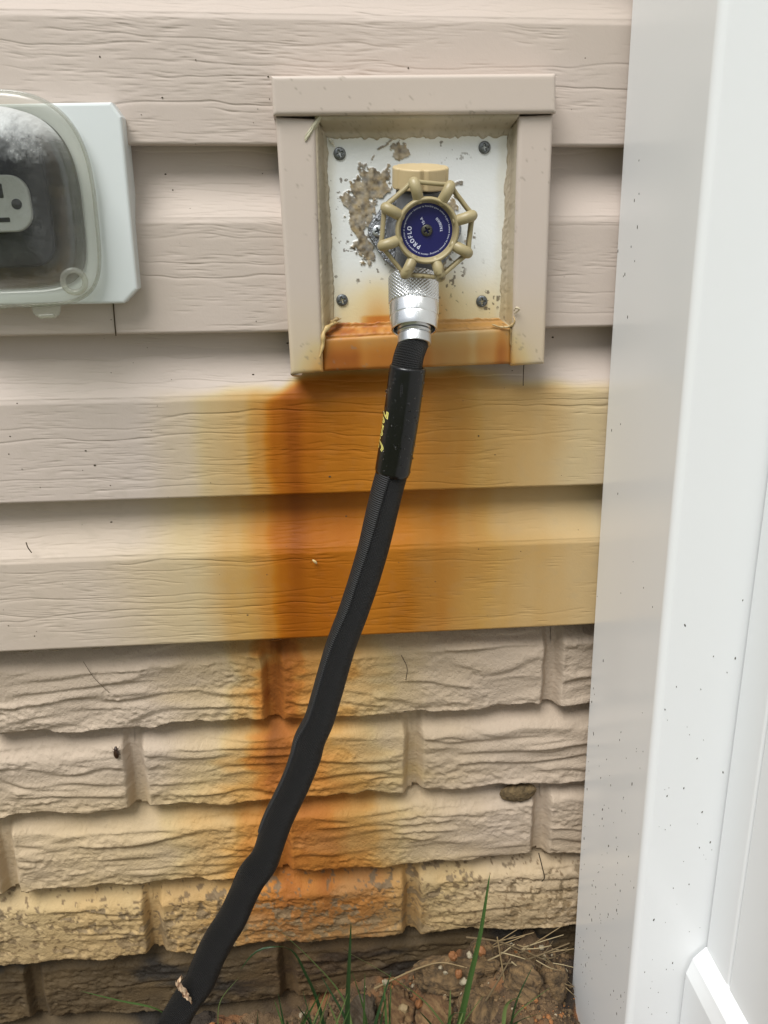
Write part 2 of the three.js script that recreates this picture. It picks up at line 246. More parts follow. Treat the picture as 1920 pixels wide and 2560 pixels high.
// ------------------------------------------------------------------ white vinyl fence beside the wall
const fence = thing('vinyl_fence', 'white vinyl privacy fence with square post standing against the siding', 'fence', [0.1975, -0.66, 0.0635]);
{
  const loc = (g) => g.translate(-0.1975, 0.66, -0.0635);
  mesh('post', loc(new RoundedBoxGeometry(0.127, 2.3, 0.1235, 5, 0.005).translate(0.1978, 0.35, 0.0645)), M.vinyl, fence);
  mesh('post_cap', loc(new RoundedBoxGeometry(0.138, 0.03, 0.135, 3, 0.004).translate(0.1978, 1.512, 0.0645)), M.vinyl, fence);
  const rail = (yTop, name) => { const p = [[0.1738, -0.142], [0.1738, -0.0225], [0.1744, -0.0205], [0.1768, -0.0125], [0.1776, -0.0095], [0.1798, -0.0068], [0.1862, 0], [0.2088, 0], [0.2152, -0.0068], [0.2174, -0.0095], [0.2182, -0.0125], [0.2206, -0.0205], [0.2212, -0.0225], [0.2212, -0.142]];
    const g = new THREE.ExtrudeGeometry(shape(p), { depth: 2.2, bevelEnabled: false }); g.translate(0, yTop, 0.1285); mesh(name, loc(g), M.vinyl, fence); };
  rail(-0.4965, 'rail'); rail(1.42, 'rail');
  // tongue-and-groove boards standing in the rail
  let z = 0.1275; for (let k = 0; k < 9; k++) { const w = k === 0 ? 0.034 : 0.268; mesh('board', loc(new RoundedBoxGeometry(0.022, 1.9, w - 0.0012, 3, 0.0022).translate(0.1975, 0.42, z + w / 2)), M.vinyl, fence); z += w; }
  mesh('post', loc(new RoundedBoxGeometry(0.127, 2.3, 0.127, 5, 0.005).translate(0.1978, 0.35, 2.39)), M.vinyl, fence);
}

// ------------------------------------------------------------------ mounting block round the faucet
const box = thing('mounting_block', 'beige vinyl mounting box with white back plate set into the siding, rust along its bottom', 'mounting box', [0, -0.095, 0]);
const toBox = (g) => g.translate(0, 0.095, 0);
const TRIM = S(194, 181, 170);
function pillow(q, z0, z1, r, color, step = 0.0012) { // q: bottom-left, bottom-right, top-right, top-left; rounded front edges
  const W = Math.hypot(q[1][0] - q[0][0], q[1][1] - q[0][1]), Hh = Math.hypot(q[3][0] - q[0][0], q[3][1] - q[0][1]);
  const samples = (L) => { const a = [0, 0]; for (let k = 1; k <= 4; k++) a.push(r * (1 - Math.cos(k / 4 * Math.PI / 2)) / L); const n = Math.max(2, Math.round((L - 2 * r) / step)); for (let k = 1; k < n; k++) a.push(r / L + (1 - 2 * r / L) * k / n); for (let k = 4; k >= 1; k--) a.push(1 - r * (1 - Math.cos(k / 4 * Math.PI / 2)) / L); a.push(1, 1); return a; };
  const A = samples(W), B = samples(Hh), drop = (d) => d >= r ? 0 : r - Math.sqrt(Math.max(0, r * r - (r - d) ** 2));
  return grid(A.length - 1, B.length - 1, (i, j) => {
    const s = A[i], t = B[j], bx = mix(q[0][0], q[1][0], s), tx = mix(q[3][0], q[2][0], s), by = mix(q[0][1], q[1][1], s), ty = mix(q[3][1], q[2][1], s), x = mix(bx, tx, t), y = mix(by, ty, t);
    const d = Math.max(drop(Math.min(s, 1 - s) * W), drop(Math.min(t, 1 - t) * Hh)), edge = i === 0 || j === 0 || i === A.length - 1 || j === B.length - 1;
    return [x, y, edge ? z0 : z1 - d, color ? color(x, y) : TRIM, x, y];
  });
}
const rustT = ramp([[0, TRIM], [0.2, S(194, 174, 132)], [0.42, S(188, 146, 84)], [0.65, S(176, 116, 48)], [0.85, S(156, 90, 28)], [1, S(130, 68, 16)]]);
const speck = (x, y, c) => mix3(c, S(128, 116, 98), 0.5 * sst(0.75, 0.77, fbm(x * 420 + 5, y * 420 + 9, 3)) * sst(0.5, 0.65, fbm(x * 50, y * 50, 2)));
mesh('top_trim', toBox(pillow([[-0.0836, 0.0594], [0.0859, 0.0574], [0.0848, 0.0790], [-0.0834, 0.0805]], -0.006, 0.022, 0.0022, (x, y) => speck(x, y, TRIM))), M.trim, box);
const sideStain = (x, y) => speck(x, y, rustT(0.5 * sst(-0.062, -0.096, y + 0.012 * fbm(x * 60, y * 40, 3)) * sst(-0.087, -0.06, x) + 0.10 * sst(-0.03, -0.09, y)));
mesh('side_trim', toBox(pillow([[-0.0833, -0.0940], [-0.0620, -0.0934], [-0.0588, 0.0575], [-0.0824, 0.0592]], -0.006, 0.018, 0.0026, sideStain)), M.trim, box);
mesh('side_trim', toBox(pillow([[0.0627, -0.0950], [0.0853, -0.0944], [0.0853, 0.0572], [0.0637, 0.0566]], -0.006, 0.018, 0.0026, (x, y) => sideStain(-x - 0.004, y))), M.trim, box);
const lowStain = curve1([[-0.063, 0.7], [-0.055, 0.86], [-0.04, 0.8], [-0.034, 0.66], [-0.02, 0.72], [0.004, 0.7], [0.012, 0.5], [0.03, 0.46], [0.037, 0.36], [0.042, 0.5], [0.05, 0.5], [0.056, 0.74], [0.064, 0.5]]);
const bottomStain = (x, y) => { const s = lowStain(x + 0.005 * (fbm(x * 60, y * 40, 3) - 0.5)) * (0.72 + 0.34 * sst(-0.072, -0.086, y)) * (0.9 + 0.2 * fbm(x * 90, y * 60, 3)); return speck(x, y, rustT(s)); };
mesh('bottom_trim', toBox(pillow([[-0.0622, -0.0935], [0.0634, -0.0942], [0.0634, -0.0702], [-0.0614, -0.0718]], -0.006, 0.0142, 0.0024, bottomStain)), M.trim, box);
// inner reveal with caulk smeared on its joint with the plate
{
  const outer = [[-0.0622, -0.0722], [0.0638, -0.0706], [0.0645, 0.0588], [-0.0592, 0.0598]], inner = [[-0.0524, -0.0632], [0.0562, -0.0642], [0.0594, 0.0472], [-0.0520, 0.0482]];
  const N = 560, per = (q, s) => { const k = Math.floor(s) % 4, t = s - Math.floor(s), a = q[k], b = q[(k + 1) % 4]; return [mix(a[0], b[0], t), mix(a[1], b[1], t)]; };
  const g = grid(N, 14, (i, j) => {
    const s = i / N * 4 % 4, side = Math.floor(s) % 4, t = s - Math.floor(s), o = per(outer, s), n = per(inner, s), e = Math.min(t, 1 - t) * 12, wave = (fbm(s * 22, 2, 3) - 0.5) * 0.0034 * clamp(e) * (side === 2 ? 1.6 : side === 0 ? 0.6 : 0.8);
    const q = j / 14; let x = mix(o[0], n[0], q), y = mix(o[1], n[1], q); const w = wave * sst(0.5, 1, q); if (side === 0) y += w; if (side === 2) y -= Math.abs(w) + 0.0008; if (side === 1) x -= w; if (side === 3) x += w;
    const zo = side === 0 ? 0.0128 : side === 2 ? 0.018 : 0.0166, step = side === 1 ? sst(0.05, 0.45, q) : sst(0.12, 0.72, q);
    let z = mix(zo, 0.0068, step) - (j === 14 ? 0.0016 : 0) + 0.0007 * (fbm(s * 60, q * 6, 3) - 0.5);
    let c = mix3(S(182, 170, 150), S(164, 152, 126), 0.8 * fbm(s * 14, q * 3, 3)); const low = sst(-0.03, -0.062, y);
    c = mix3(c, rustT(side === 0 ? 0.36 + 0.5 * sst(0.62, 0.2, t) * fbm(s * 30, q * 3, 2) + 0.12 : 0.22), low * (side === 0 ? 1 : 0.6));
    const dirt = sst(0.66, 0.74, fbm(s * 70, q * 7, 3)) * (0.35 + 0.65 * sst(0.05, 0.02, Math.min(t, 1 - t))); c = mix3(c, S(92, 78, 56), 0.7 * dirt); return [x, y, z, c, x, y];
  });
  mesh('inner_frame', toBox(g), M.caulk, box);
}
// torn caulk strings at the corners
{
  const bead = (pts, r, c) => mesh('caulk_bead', toBox(paint(sweep(pts, (t, a) => r * (0.55 + 0.9 * vn(t * 9 + pts[0][0] * 900, 2)) * Math.sin(Math.PI * (0.08 + 0.86 * t)), 40, 10), (x, y) => mix3(c, S(150, 130, 92), 0.5 * fbm(x * 300, y * 300, 2)))), M.caulk, box);
  const pale = S(212, 208, 184), tan = S(196, 168, 112);
  { const sm = grid(24, 16, (i, j) => { const p = i / 24, q = j / 16, n = fbm(p * 5, q * 5 + 3, 3), w = 0.0052 * (0.35 + 0.65 * Math.sin(Math.PI * (0.1 + 0.75 * p))) * (0.8 + 0.4 * n), x = -0.0662 + p * 0.0112 + 0.0006 * (n - 0.5), y = 0.0462 + p * 0.0128 - (q - 0.5) * w, e = Math.min(q, 1 - q, p, 1 - p); return [x, y, mix(0.0186, 0.0182, p) - 0.0022 * sst(0.45, 1, q) * p + 0.0012 * sst(0, 0.2, e) * n - (e === 0 ? 0.0012 : 0), mix3(S(196, 192, 168), S(168, 160, 132), n)]; }); mesh('caulk_smear', toBox(sm), M.caulk, box); }
  bead([[-0.0515, 0.0478, 0.009], [-0.0495, 0.0455, 0.0078], [-0.0478, 0.0425, 0.0075]], 0.001, S(222, 222, 210));
  bead([[-0.0640, -0.083, 0.0185], [-0.0615, -0.076, 0.0175], [-0.0605, -0.068, 0.0165], [-0.0545, -0.0632, 0.012], [-0.0490, -0.0625, 0.0085]], 0.0016, tan);
  bead([[-0.0572, -0.0655, 0.013], [-0.053, -0.061, 0.010], [-0.0485, -0.0605, 0.008]], 0.0014, S(168, 140, 92));
  bead([[0.0635, -0.0605, 0.0185], [0.0662, -0.0575, 0.0215], [0.0640, -0.0565, 0.021], [0.0632, -0.059, 0.019]], 0.0007, S(216, 204, 176));
  bead([[0.0500, -0.0675, 0.0135], [0.057, -0.0695, 0.0145], [0.0622, -0.0685, 0.016], [0.0640, -0.0655, 0.018], [0.0632, -0.062, 0.0175]], 0.0009, S(206, 178, 130));
  bead([[0.0618, -0.066, 0.0145], [0.0624, -0.0725, 0.0155], [0.0622, -0.079, 0.0155], [0.0632, -0.0835, 0.0165]], 0.0006, S(150, 126, 86));
}
// back plate with mud smears that stand a little proud
{
  const strokes = [[-0.0270, 0.022, 0.010, -0.90, 0.0055], [-0.0345, 0.0135, 0.0125, -0.85, 0.0075], [-0.0375, 0.0015, 0.012, -1.45, 0.0048], [-0.0295, 0.006, 0.011, -1.1, 0.0055], [-0.0315, -0.0165, 0.0075, -1.35, 0.0062], [-0.0195, 0.0165, 0.009, 0.55, 0.0028], [-0.0085, 0.0405, 0.0065, -1.1, 0.0042], [-0.0165, 0.0425, 0.0085, 0.55, 0.0011], [-0.0235, 0.0365, 0.004, 1.0, 0.0011], [-0.0155, 0.0265, 0.005, 1.1, 0.0022], [0.0175, 0.0155, 0.014, -0.75, 0.0045], [0.0265, 0.008, 0.008, -1.0, 0.004], [0.0175, -0.0285, 0.014, 0.75, 0.0055], [0.0345, -0.0115, 0.004, 0.95, 0.0012], [0.029, 0.02, 0.004, 0.3, 0.0014], [0.0075, -0.034, 0.009, 0, 0.007]];
  const mud = (x, y) => { let m = 0; const wx = x + 0.005 * (fbm(x * 130, y * 130, 3) - 0.5), wy = y + 0.007 * (fbm(x * 110 + 9, y * 110, 3) - 0.5); for (const [cx, cy, l, a, w] of strokes) { const dx = wx - cx, dy = wy - cy, p = (dx * Math.cos(a) + dy * Math.sin(a)) / (l * 1.08), q = (-dx * Math.sin(a) + dy * Math.cos(a)) / (w * 1.4); m = Math.max(m, 1.35 - Math.sqrt(p * p + q * q)); } return m <= 0 ? 0 : sst(0.42, 0.5, m * 0.72 + 0.9 * (fbm(x * 130 + 60 * y, y * 80 - 40 * x, 3) - 0.5) + 0.75 * (fbm(x * 520 + 150 * y, y * 420 - 120 * x, 3) - 0.5) + 0.06); };
  const white = [0.80, 0.82, 0.81];
  const nx = 260, ny = 264, g = grid(nx, ny, (i, j) => {
    const x = mix(-0.0575, 0.0625, i / nx), y = mix(-0.067, 0.053, j / ny), m = mud(x, y);
    const ry = 0.4 * sst(-0.022, -0.066, y + 0.016 * (fbm(x * 45, 3, 3) - 0.5)) * (0.3 + 0.7 * Math.exp(-(((Math.abs(x + 0.006) - 0.018) / 0.011) ** 2))) + 0.16 * sst(-0.008, -0.06, y) + 0.35 * sst(-0.0588, -0.0608, y) * sst(-0.038, -0.03, x) * sst(0.0, -0.006, x);
    let c = mix3(white, S(226, 208, 164), sst(0, 0.3, ry)); c = mix3(c, S(212, 160, 86), sst(0.22, 0.6, ry)); c = mix3(c, S(190, 112, 36), sst(0.55, 0.95, ry));
    c = mix3(c, S(214, 210, 192), 0.5 * sst(0.006, 0.0, Math.min(x + 0.052, 0.057 - x, 0.047 - y) + 0.003 * (fbm(x * 90, y * 90, 2) - 0.5)));
    c = mix3(c, mix3(S(164, 144, 108), S(84, 69, 46), clamp(2.2 * fbm(x * 380, y * 380, 4) - 0.6)), m * (0.75 + 0.25 * vn(x * 500, y * 500)));
    const sp = sst(0.71, 0.73, fbm(x * 380 + 3, y * 380, 3)) * sst(0.52, 0.66, fbm(x * 60, y * 60 + 4, 2)); c = mix3(c, S(88, 74, 54), 0.8 * sp);
    return [x, y, 0.006 + m * (0.0003 + 0.0007 * fbm(x * 350, y * 350, 3)), c, x, y];
  });
  mesh('back_plate', toBox(g), M.plate, box);
  mesh('back_box', toBox(new THREE.BoxGeometry(0.15, 0.148, 0.012).translate(0.001, -0.008, -0.002)), std({ color: col(S(190, 178, 166)), roughness: 0.7 }), box);
}
function screwHead(r, h, rot) { // domed head with a cross recess
  const n = 44, g = grid(n, n, (i, j) => {
    let a = i / n * 2 - 1, b = j / n * 2 - 1; const x = a * Math.sqrt(1 - b * b / 2), y = b * Math.sqrt(1 - a * a / 2), rr = Math.hypot(x, y);
    let z = h * Math.sqrt(Math.max(0, 1 - 0.85 * rr * rr)); if (rr > 0.97) z = 0; const c = Math.cos(rot), s = Math.sin(rot), p = Math.abs(x * c + y * s), q = Math.abs(-x * s + y * c);
    const arm = Math.max(sst(0.15, 0.10, p) * sst(0.62, 0.52, q), sst(0.15, 0.10, q) * sst(0.62, 0.52, p)); z -= arm * h * 1.25 * (1.25 - 0.7 * rr); return [x * r, y * r, z, undefined, x * r, y * r];
  }); return g;
}
for (const [x, y, r] of [[-0.0449, 0.0388, 0.4], [0.0454, 0.0402, 0.15], [-0.0474, -0.0489, 0.3], [0.0446, -0.0532, 0.1]]) mesh('screw', toBox(screwHead(0.0038, 0.0016, r).translate(x, y, 0.0062)), M.screw, box);

// ------------------------------------------------------------------ faucet
const faucet = thing('hose_faucet', 'galvanized outdoor faucet with beige handwheel and blue disc on the white plate', 'faucet', [0, -0.0065, 0.006]);
const toF = (g) => g.translate(0, 0.0065, -0.006);
{
  mesh('flange', toF(slab(hull([...circ(0.001, -0.0085, 0.0262, 72), ...circ(-0.0205, -0.007, 0.0088), ...circ(0.0215, -0.0075, 0.0088)]), 0.006, 0.0112, 0.0012)), M.cast, faucet);
  mesh('flange_screw', toF(screwHead(0.0036, 0.0018, 0.35).translate(-0.0232, -0.0068, 0.0113)), M.screwPale, faucet);
  mesh('flange_screw', toF(screwHead(0.0036, 0.0018, 0.1).translate(0.0242, -0.0075, 0.0113)), M.screwPale, faucet);
  const bodyG = mergeGeometries([spin([0, -0.0065, 0.009], [0, -0.0065, 0.06], [[0.0185, 0], [0.018, 0.003], [0.0155, 0.006], [0.0148, 0.026], [0.0135, 0.030], [0.0112, 0.032], [0.0108, 0.046], [0.006, 0.047], [0, 0.047]], 48),
    spin([0.0005, -0.012, 0.026], [0.0005, 0.0185, 0.0325], [[0.0125, 0], [0.0132, 0.012], [0.0138, 0.024], [0.0138, 0.029], [0, 0.0295]], 48),
    spin([-0.0012, -0.008, 0.0262], [-0.0040, -0.0415, 0.0448], [[0.0122, 0], [0.0124, 0.02], [0.0122, 0.036], [0.0118, 0.042], [0, 0.042]], 48)]);
  mesh('body', toF(bodyG), M.cast, faucet);
  // lobed cap of the vacuum breaker
  const lob = Array.from({ length: 180 }, (_, k) => { const a = k / 180 * 2 * Math.PI, d = Math.abs(((a + Math.PI / 2) / (Math.PI / 3) + 100) % 1 - 0.5) * 2, r = 0.0170 - 0.0015 * Math.exp(-(((1 - d) / 0.16) ** 2)) - 0.0004 * (1 - d); return [Math.cos(a) * r, Math.sin(a) * r]; });
  const cap = slab(lob, 0, 0.0122, 0.0011, null, 4); cap.rotateX(-Math.PI / 2); cap.rotateX(0.16); cap.rotateZ(-0.02); cap.translate(0.0012, 0.0172, 0.0315);
  mesh('breaker_cap', toF(paint(cap, (x, y, z) => mix3(S(192, 172, 132), S(140, 120, 84), 0.45 * sst(0.66, 0.74, fbm(x * 260, y * 260 + z * 200, 3))))), M.cap, faucet);
}
const wheel = new THREE.Group(); wheel.name = 'handwheel'; faucet.add(wheel); wheel.position.set(0.0004, 0.0003, 0.062); wheel.rotation.x = 0.03;
{
  const paintW = (g) => paint(g, (x, y, z) => mix3(mix3(S(166, 153, 116), S(148, 135, 100), fbm(x * 120 + 4, y * 120, 3)), S(96, 82, 52), 0.85 * sst(0.60, 0.64, fbm(x * 380 + 9, y * 380 + z * 100, 3)) * sst(-0.016, -0.024, y)));
  const hub = spin([0, 0, -0.012], [0, 0, 1], [[0.006, 0], [0.0125, 0.001], [0.0165, 0.0035], [0.0182, 0.0075], [0.0184, 0.0105], [0.0179, 0.0122], [0.0171, 0.0127], [0.0163, 0.0122], [0.0156, 0.0105], [0.0151, 0.0085], [0.0149, 0.0075], [0.001, 0.0073]], 96);
  mesh('hub', paintW(hub), M.wheel, wheel);
  for (let k = 0; k < 8; k++) {
    const a = (16 + k * 45) * Math.PI / 180, c = Math.cos(a), s = Math.sin(a), pt = (r, z) => [c * r, s * r, z];
    const g = sweep([pt(0.0165, -0.0035), pt(0.0195, -0.0018), pt(0.0225, -0.0006), pt(0.0252, -0.0008), pt(0.0268, -0.0020), pt(0.0275, -0.0042)], (t) => 0.0031 * (t < 0.85 ? 1 + 0.05 * t : Math.sqrt(Math.max(0.02, 1 - ((t - 0.85) / 0.15) ** 2 * 0.97))), 22, 20);
    mesh('spoke', paintW(g), M.wheel, wheel);
  }
  const n = 320, m = 16, rimAt = (a) => { const q = ((a * 180 / Math.PI - 16) / 45 % 1 + 1) % 1, d = Math.abs(q - 0.5) * 2; return mix(0.02535, 0.0279, Math.pow(d, 2.4)); };
  const P = (a) => [rimAt(a) * Math.cos(a), rimAt(a) * Math.sin(a)];
  const rim = grid(n, m, (i, j) => { const a = i / n * 2 * Math.PI, p = P(a), p2 = P(a + 0.005), p1 = P(a - 0.005), tx = p2[0] - p1[0], ty = p2[1] - p1[1], L = Math.hypot(tx, ty), nx = ty / L, ny = -tx / L, b = j / m * 2 * Math.PI, cx = Math.sign(Math.cos(b)) * Math.abs(Math.cos(b)) ** 0.6 * 0.0013, cz = Math.sign(Math.sin(b)) * Math.abs(Math.sin(b)) ** 0.6 * 0.0033; return [p[0] + nx * cx, p[1] + ny * cx, -0.0052 + cz]; }, { closeU: true });
  mesh('rim', paintW(rim), M.wheel, wheel);
  // printed disc
  const cv = document.createElement('canvas'); cv.width = cv.height = 1024; const x = cv.getContext('2d'); x.fillStyle = '#0d0e55'; x.fillRect(0, 0, 1024, 1024);
  const arc = (txt, deg, r, size, weight, spacing, inward) => { // deg: image angle of the middle, clockwise reading unless inward
    x.font = `${weight} ${size}px sans-serif`; x.fillStyle = '#d4d8ea'; x.textAlign = 'center'; x.textBaseline = 'middle'; const ws = [...txt].map((ch) => x.measureText(ch).width + spacing), tot = ws.reduce((p, q) => p + q, 0); let at = -tot / 2;
    [...txt].forEach((ch, k) => { const mid = at + ws[k] / 2, th = -deg * Math.PI / 180 + (inward ? -1 : 1) * mid / r; x.save(); x.translate(512 + r * Math.cos(th), 512 + r * Math.sin(th)); x.rotate(th + (inward ? -Math.PI / 2 : Math.PI / 2)); x.fillText(ch, 0, 0); x.restore(); at += ws[k]; }); };
  const ring = ' Retirer le flexible pour éviter le gel • Remove hose to prevent freezing • Retire la manguera para evitar el congelamiento •'; let size = 40; x.font = `bold ${size}px sans-serif`; const target = 2 * Math.PI * 452; const wd = [...ring].reduce((p, ch) => p + x.measureText(ch).width, 0);
  arc(ring, 126 - 180, 452, size, 'bold', (target - wd) / [...ring].length);
  arc('PROFLO', 206, 345, 118, 'bold', 10); arc('TAIWAN', 22, 292, 70, 'bold', 2, true);
  { x.save(); x.translate(512, 512); x.rotate(-116 * Math.PI / 180); x.font = 'bold 72px sans-serif'; x.fillStyle = '#d4d8ea'; x.textAlign = 'left'; x.textBaseline = 'middle'; x.fillText('15-A', 118, 8); x.restore(); }
  const t = new THREE.CanvasTexture(cv); t.colorSpace = THREE.SRGBColorSpace; t.anisotropy = 8;
  const disc = new THREE.CircleGeometry(0.0149, 72); disc.translate(0, 0, -0.0044);
  mesh('label_disc', disc, phys({ map: t, roughness: 0.5 }), wheel);
  mesh('centre_screw', screwHead(0.0033, 0.0015, 0.5).translate(0, 0, -0.0043), phys({ color: col([0.07, 0.068, 0.05]), metalness: 0.5, roughness: 0.45 }), wheel);
}

// ------------------------------------------------------------------ hose
const hose = thing('garden_hose', 'black woven fabric garden hose with aluminium coupling hanging from the faucet', 'hose', [-0.009, -0.07, 0.062]);
const toH = (g) => g.translate(0.009, 0.07, -0.062);
const A0 = [-0.0049, -0.0335, 0.0408], AX = new THREE.Vector3(-0.06, -0.875, 0.48).normalize(), along = (d) => [A0[0] + AX.x * d, A0[1] + AX.y * d, A0[2] + AX.z * d];
{
  // knurled ring: diamond relief
  const n = 240, m = 60, q = new THREE.Quaternion().setFromUnitVectors(new THREE.Vector3(0, 1, 0), AX);
  const kn = grid(n, m, (i, j) => { const a = i / n * 2 * Math.PI, t = j / m * 0.0178, e = sst(0, 0.0008, t) * sst(0.0178, 0.0170, t), d1 = Math.abs(((a * 20 / Math.PI * 1 + t / 0.00215) % 1 + 1) % 1 - 0.5) * 2, d2 = Math.abs(((a * 20 / Math.PI * 1 - t / 0.00215) % 1 + 1) % 1 - 0.5) * 2; const r = 0.0146 + 0.0007 * e * Math.min(1, Math.min(d1, d2) * 2.2) - 0.0006 * (1 - e); const v = new THREE.Vector3(Math.cos(a) * r, t, Math.sin(a) * r).applyQuaternion(q); return [v.x + A0[0], v.y + A0[1], v.z + A0[2]]; }, { closeU: true });
  mesh('knurled_collar', toH(mergeGeometries([kn, spin(A0, along(1), [[0.0143, 0.0002], [0.0115, 0], [0.0115, 0.004]], 64)])), M.alu, hose);
  mesh('coupling', toH(spin(A0, along(1), [[0.0143, 0.0175], [0.0150, 0.0180], [0.0152, 0.0187], [0.0150, 0.0252], [0.0145, 0.0256], [0.0145, 0.0261], [0.0148, 0.0266], [0.0143, 0.031], [0.0138, 0.0335], [0.0133, 0.034], [0.0125, 0.0335], [0.0123, 0.028], [0.0121, 0.02]], 96)), M.alu, hose);
  mesh('washer', toH(spin(A0, along(1), [[0.0125, 0.0235], [0.009, 0.0240]], 48)), M.black, hose);
  const th = []; for (let t = 0.024; t <= 0.0375; t += 0.0002) th.push([0.0097 + 0.00045 * Math.sin((t - 0.024) / 0.0026 * 2 * Math.PI), t]); th.push([0.0101, 0.038], [0.0101, 0.0425], [0.0098, 0.043], [0.008, 0.043]);
  mesh('ferrule', toH(spin(A0, along(1), th, 64)), M.aluDull, hose);
}
const hosePts = [along(0.041), [-0.0114, -0.0777, 0.0648], [-0.0168, -0.1135, 0.0652], [-0.0219, -0.1459, 0.063], [-0.0265, -0.1631, 0.062], [-0.0361, -0.2013, 0.061], [-0.0498, -0.2432, 0.0615], [-0.061, -0.2715, 0.063], [-0.0717, -0.3051, 0.065], [-0.0786, -0.3255, 0.067], [-0.0854, -0.339, 0.068], [-0.0901, -0.353, 0.069], [-0.0989, -0.3733, 0.072], [-0.1115, -0.3979, 0.075], [-0.1196, -0.4178, 0.078], [-0.1248, -0.4286, 0.08], [-0.1329, -0.4394, 0.082], [-0.1409, -0.4549, 0.084], [-0.1484, -0.4686, 0.087], [-0.163, -0.4905, 0.09], [-0.1704, -0.5048, 0.093], [-0.1775, -0.5189, 0.096], [-0.1878, -0.5315, 0.1], [-0.1973, -0.5456, 0.104], [-0.222, -0.583, 0.118], [-0.262, -0.625, 0.14], [-0.31, -0.655, 0.17], [-0.40, -0.668, 0.24], [-0.55, -0.67, 0.36]];
const hoseCurve = new THREE.CatmullRomCurve3(hosePts.map((p) => new THREE.Vector3(...p)), false, 'centripetal'), hoseLen = hoseCurve.getLength();
{
  // woven sheath
  const weave = (sx, sy) => tex(64, 64, (i, j) => { const a = Math.floor(i / 16), b = Math.floor(j / 16), over = (a + b) % 2, x = (i % 16) / 16, y = (j % 16) / 16; return over ? Math.sin(Math.PI * x) * (0.55 + 0.45 * Math.sin(Math.PI * y)) : Math.sin(Math.PI * y) * (0.55 + 0.45 * Math.sin(Math.PI * x)) * 0.75; }, [sx, sy]);
  const fab = phys({ color: col([0.0095, 0.010, 0.011]), roughness: 0.5, bumpMap: weave(15, 240), bumpScale: 0.0016, specularIntensity: 0.9 });
  const kinks = [[0.285, 0.012, 0.10, 1], [0.295, 0.012, 0.12, -1], [0.375, 0.009, -0.14, 1], [0.392, 0.011, 0.14, 1], [0.388, 0.011, 0.14, -1], [0.41, 0.012, -0.06, -1], [0.455, 0.012, 0.07, -1], [0.482, 0.011, 0.10, -1], [0.497, 0.012, -0.08, 1]];
  const R = (t, a) => { const sd = t * hoseLen; let r = mix(0.0088, 0.0097, sst(0.0, 0.03, sd)) + 0.0012 * sst(0.2, 0.5, sd); for (const [c, w, k, side] of kinks) r *= 1 + 0.6 * k * Math.exp(-(((sd - c) / w) ** 2)) * Math.max(0, Math.cos(a) * side); r *= 1 + 0.045 * (vn(sd * 50, a * 1.1) - 0.5) + 0.03 * (vn(sd * 110 + 4, a * 1.5) - 0.5) * sst(0.15, 0.3, sd); return r; };
  const g = sweep(hosePts, R, 560, 56, null, false);
  mesh('sheath', toH(g), fab, hose);
  // flat webbing seam that wraps the left side of the sheath
  const NQ = 560, fr = frames(hoseCurve, NQ), len = hoseLen, j0 = Math.round(0.078 / len * NQ), j1 = Math.round(0.36 / len * NQ), NS = 22, edge = curve1([[0.07, 1.42], [0.17, 1.05], [0.23, 0.75], [0.33, 0.35], [0.4, 0.2]]);
  const strip = grid(NS, j1 - j0, (i, jj) => { const j = jj + j0, t = j / NQ, q = i / NS, a = edge(t * len) - 1.7 * (1 - q), r = R(t, a) + 0.0009 - 0.0016 * Math.pow(Math.abs(q * 2 - 1), 24) - 0.0002 * Math.abs(Math.sin(t * len * 900)) * Math.pow(q, 30), f = fr[j], x = Math.cos(a) * r, y = Math.sin(a) * r; return [f.p.x + f.n.x * x + f.b.x * y, f.p.y + f.n.y * x + f.b.y * y, f.p.z + f.n.z * x + f.b.z * y, undefined, q, t * len]; });
  const rib = tex(16, 64, (i, j) => Math.sin(Math.PI * (j % 8) / 8), [6, 90]);
  mesh('webbing_seam', toH(strip), phys({ color: col([0.010, 0.0105, 0.0115]), bumpMap: rib, bumpScale: 0.0008, roughness: 0.6 }), hose);
  // shrink sleeve with lettering wrapped round its left side
  const sl = new THREE.CatmullRomCurve3([[-0.0121, -0.0832, 0.0652], [-0.0168, -0.1136, 0.0653], [-0.0232, -0.1508, 0.0631]].map((p) => new THREE.Vector3(...p))), sf = frames(sl, 80);
  const cv = document.createElement('canvas'); cv.width = 512; cv.height = 1024; const x = cv.getContext('2d'); x.fillStyle = '#0c0c0e'; x.fillRect(0, 0, 512, 1024);
  x.save(); x.translate(112, 585); x.rotate(Math.PI / 2); x.font = 'italic 128px sans-serif'; x.strokeStyle = '#e2d878'; x.lineWidth = 7; x.textAlign = 'center'; x.textBaseline = 'middle'; x.strokeText('Zero·G', 0, 0); x.restore();
  const st = new THREE.CanvasTexture(cv); st.colorSpace = THREE.SRGBColorSpace; st.wrapS = THREE.RepeatWrapping;
  const SR = (t, a) => (t < 0.012 ? 0.0103 : t > 0.985 ? 0.0104 : 0.0109) * (1 + 0.012 * (vn(t * 12, a * 2) - 0.5)) + 0.00025 * Math.cos(a * 2 + 1.1) - 0.00045 * Math.exp(-(((a - 1.25) / 0.16) ** 2)) * sst(0.02, 0.2, t);
  const sg = grid(64, 82, (i, j) => { const jj = clamp(j - 1, 0, 80), t = jj / 80, a = i / 64 * 2 * Math.PI - 1.4, end = j === 0 || j === 82, r = end ? 0.0094 : SR(t, a), f = sf[jj], px = Math.cos(a) * r, py = Math.sin(a) * r; return [f.p.x + f.n.x * px + f.b.x * py, f.p.y + f.n.y * px + f.b.y * py, f.p.z + f.n.z * px + f.b.z * py, undefined, i / 64, 1 - t]; });
  const sleeve = mesh('sleeve', toH(sg), phys({ map: st, roughness: 0.25 }), hose);
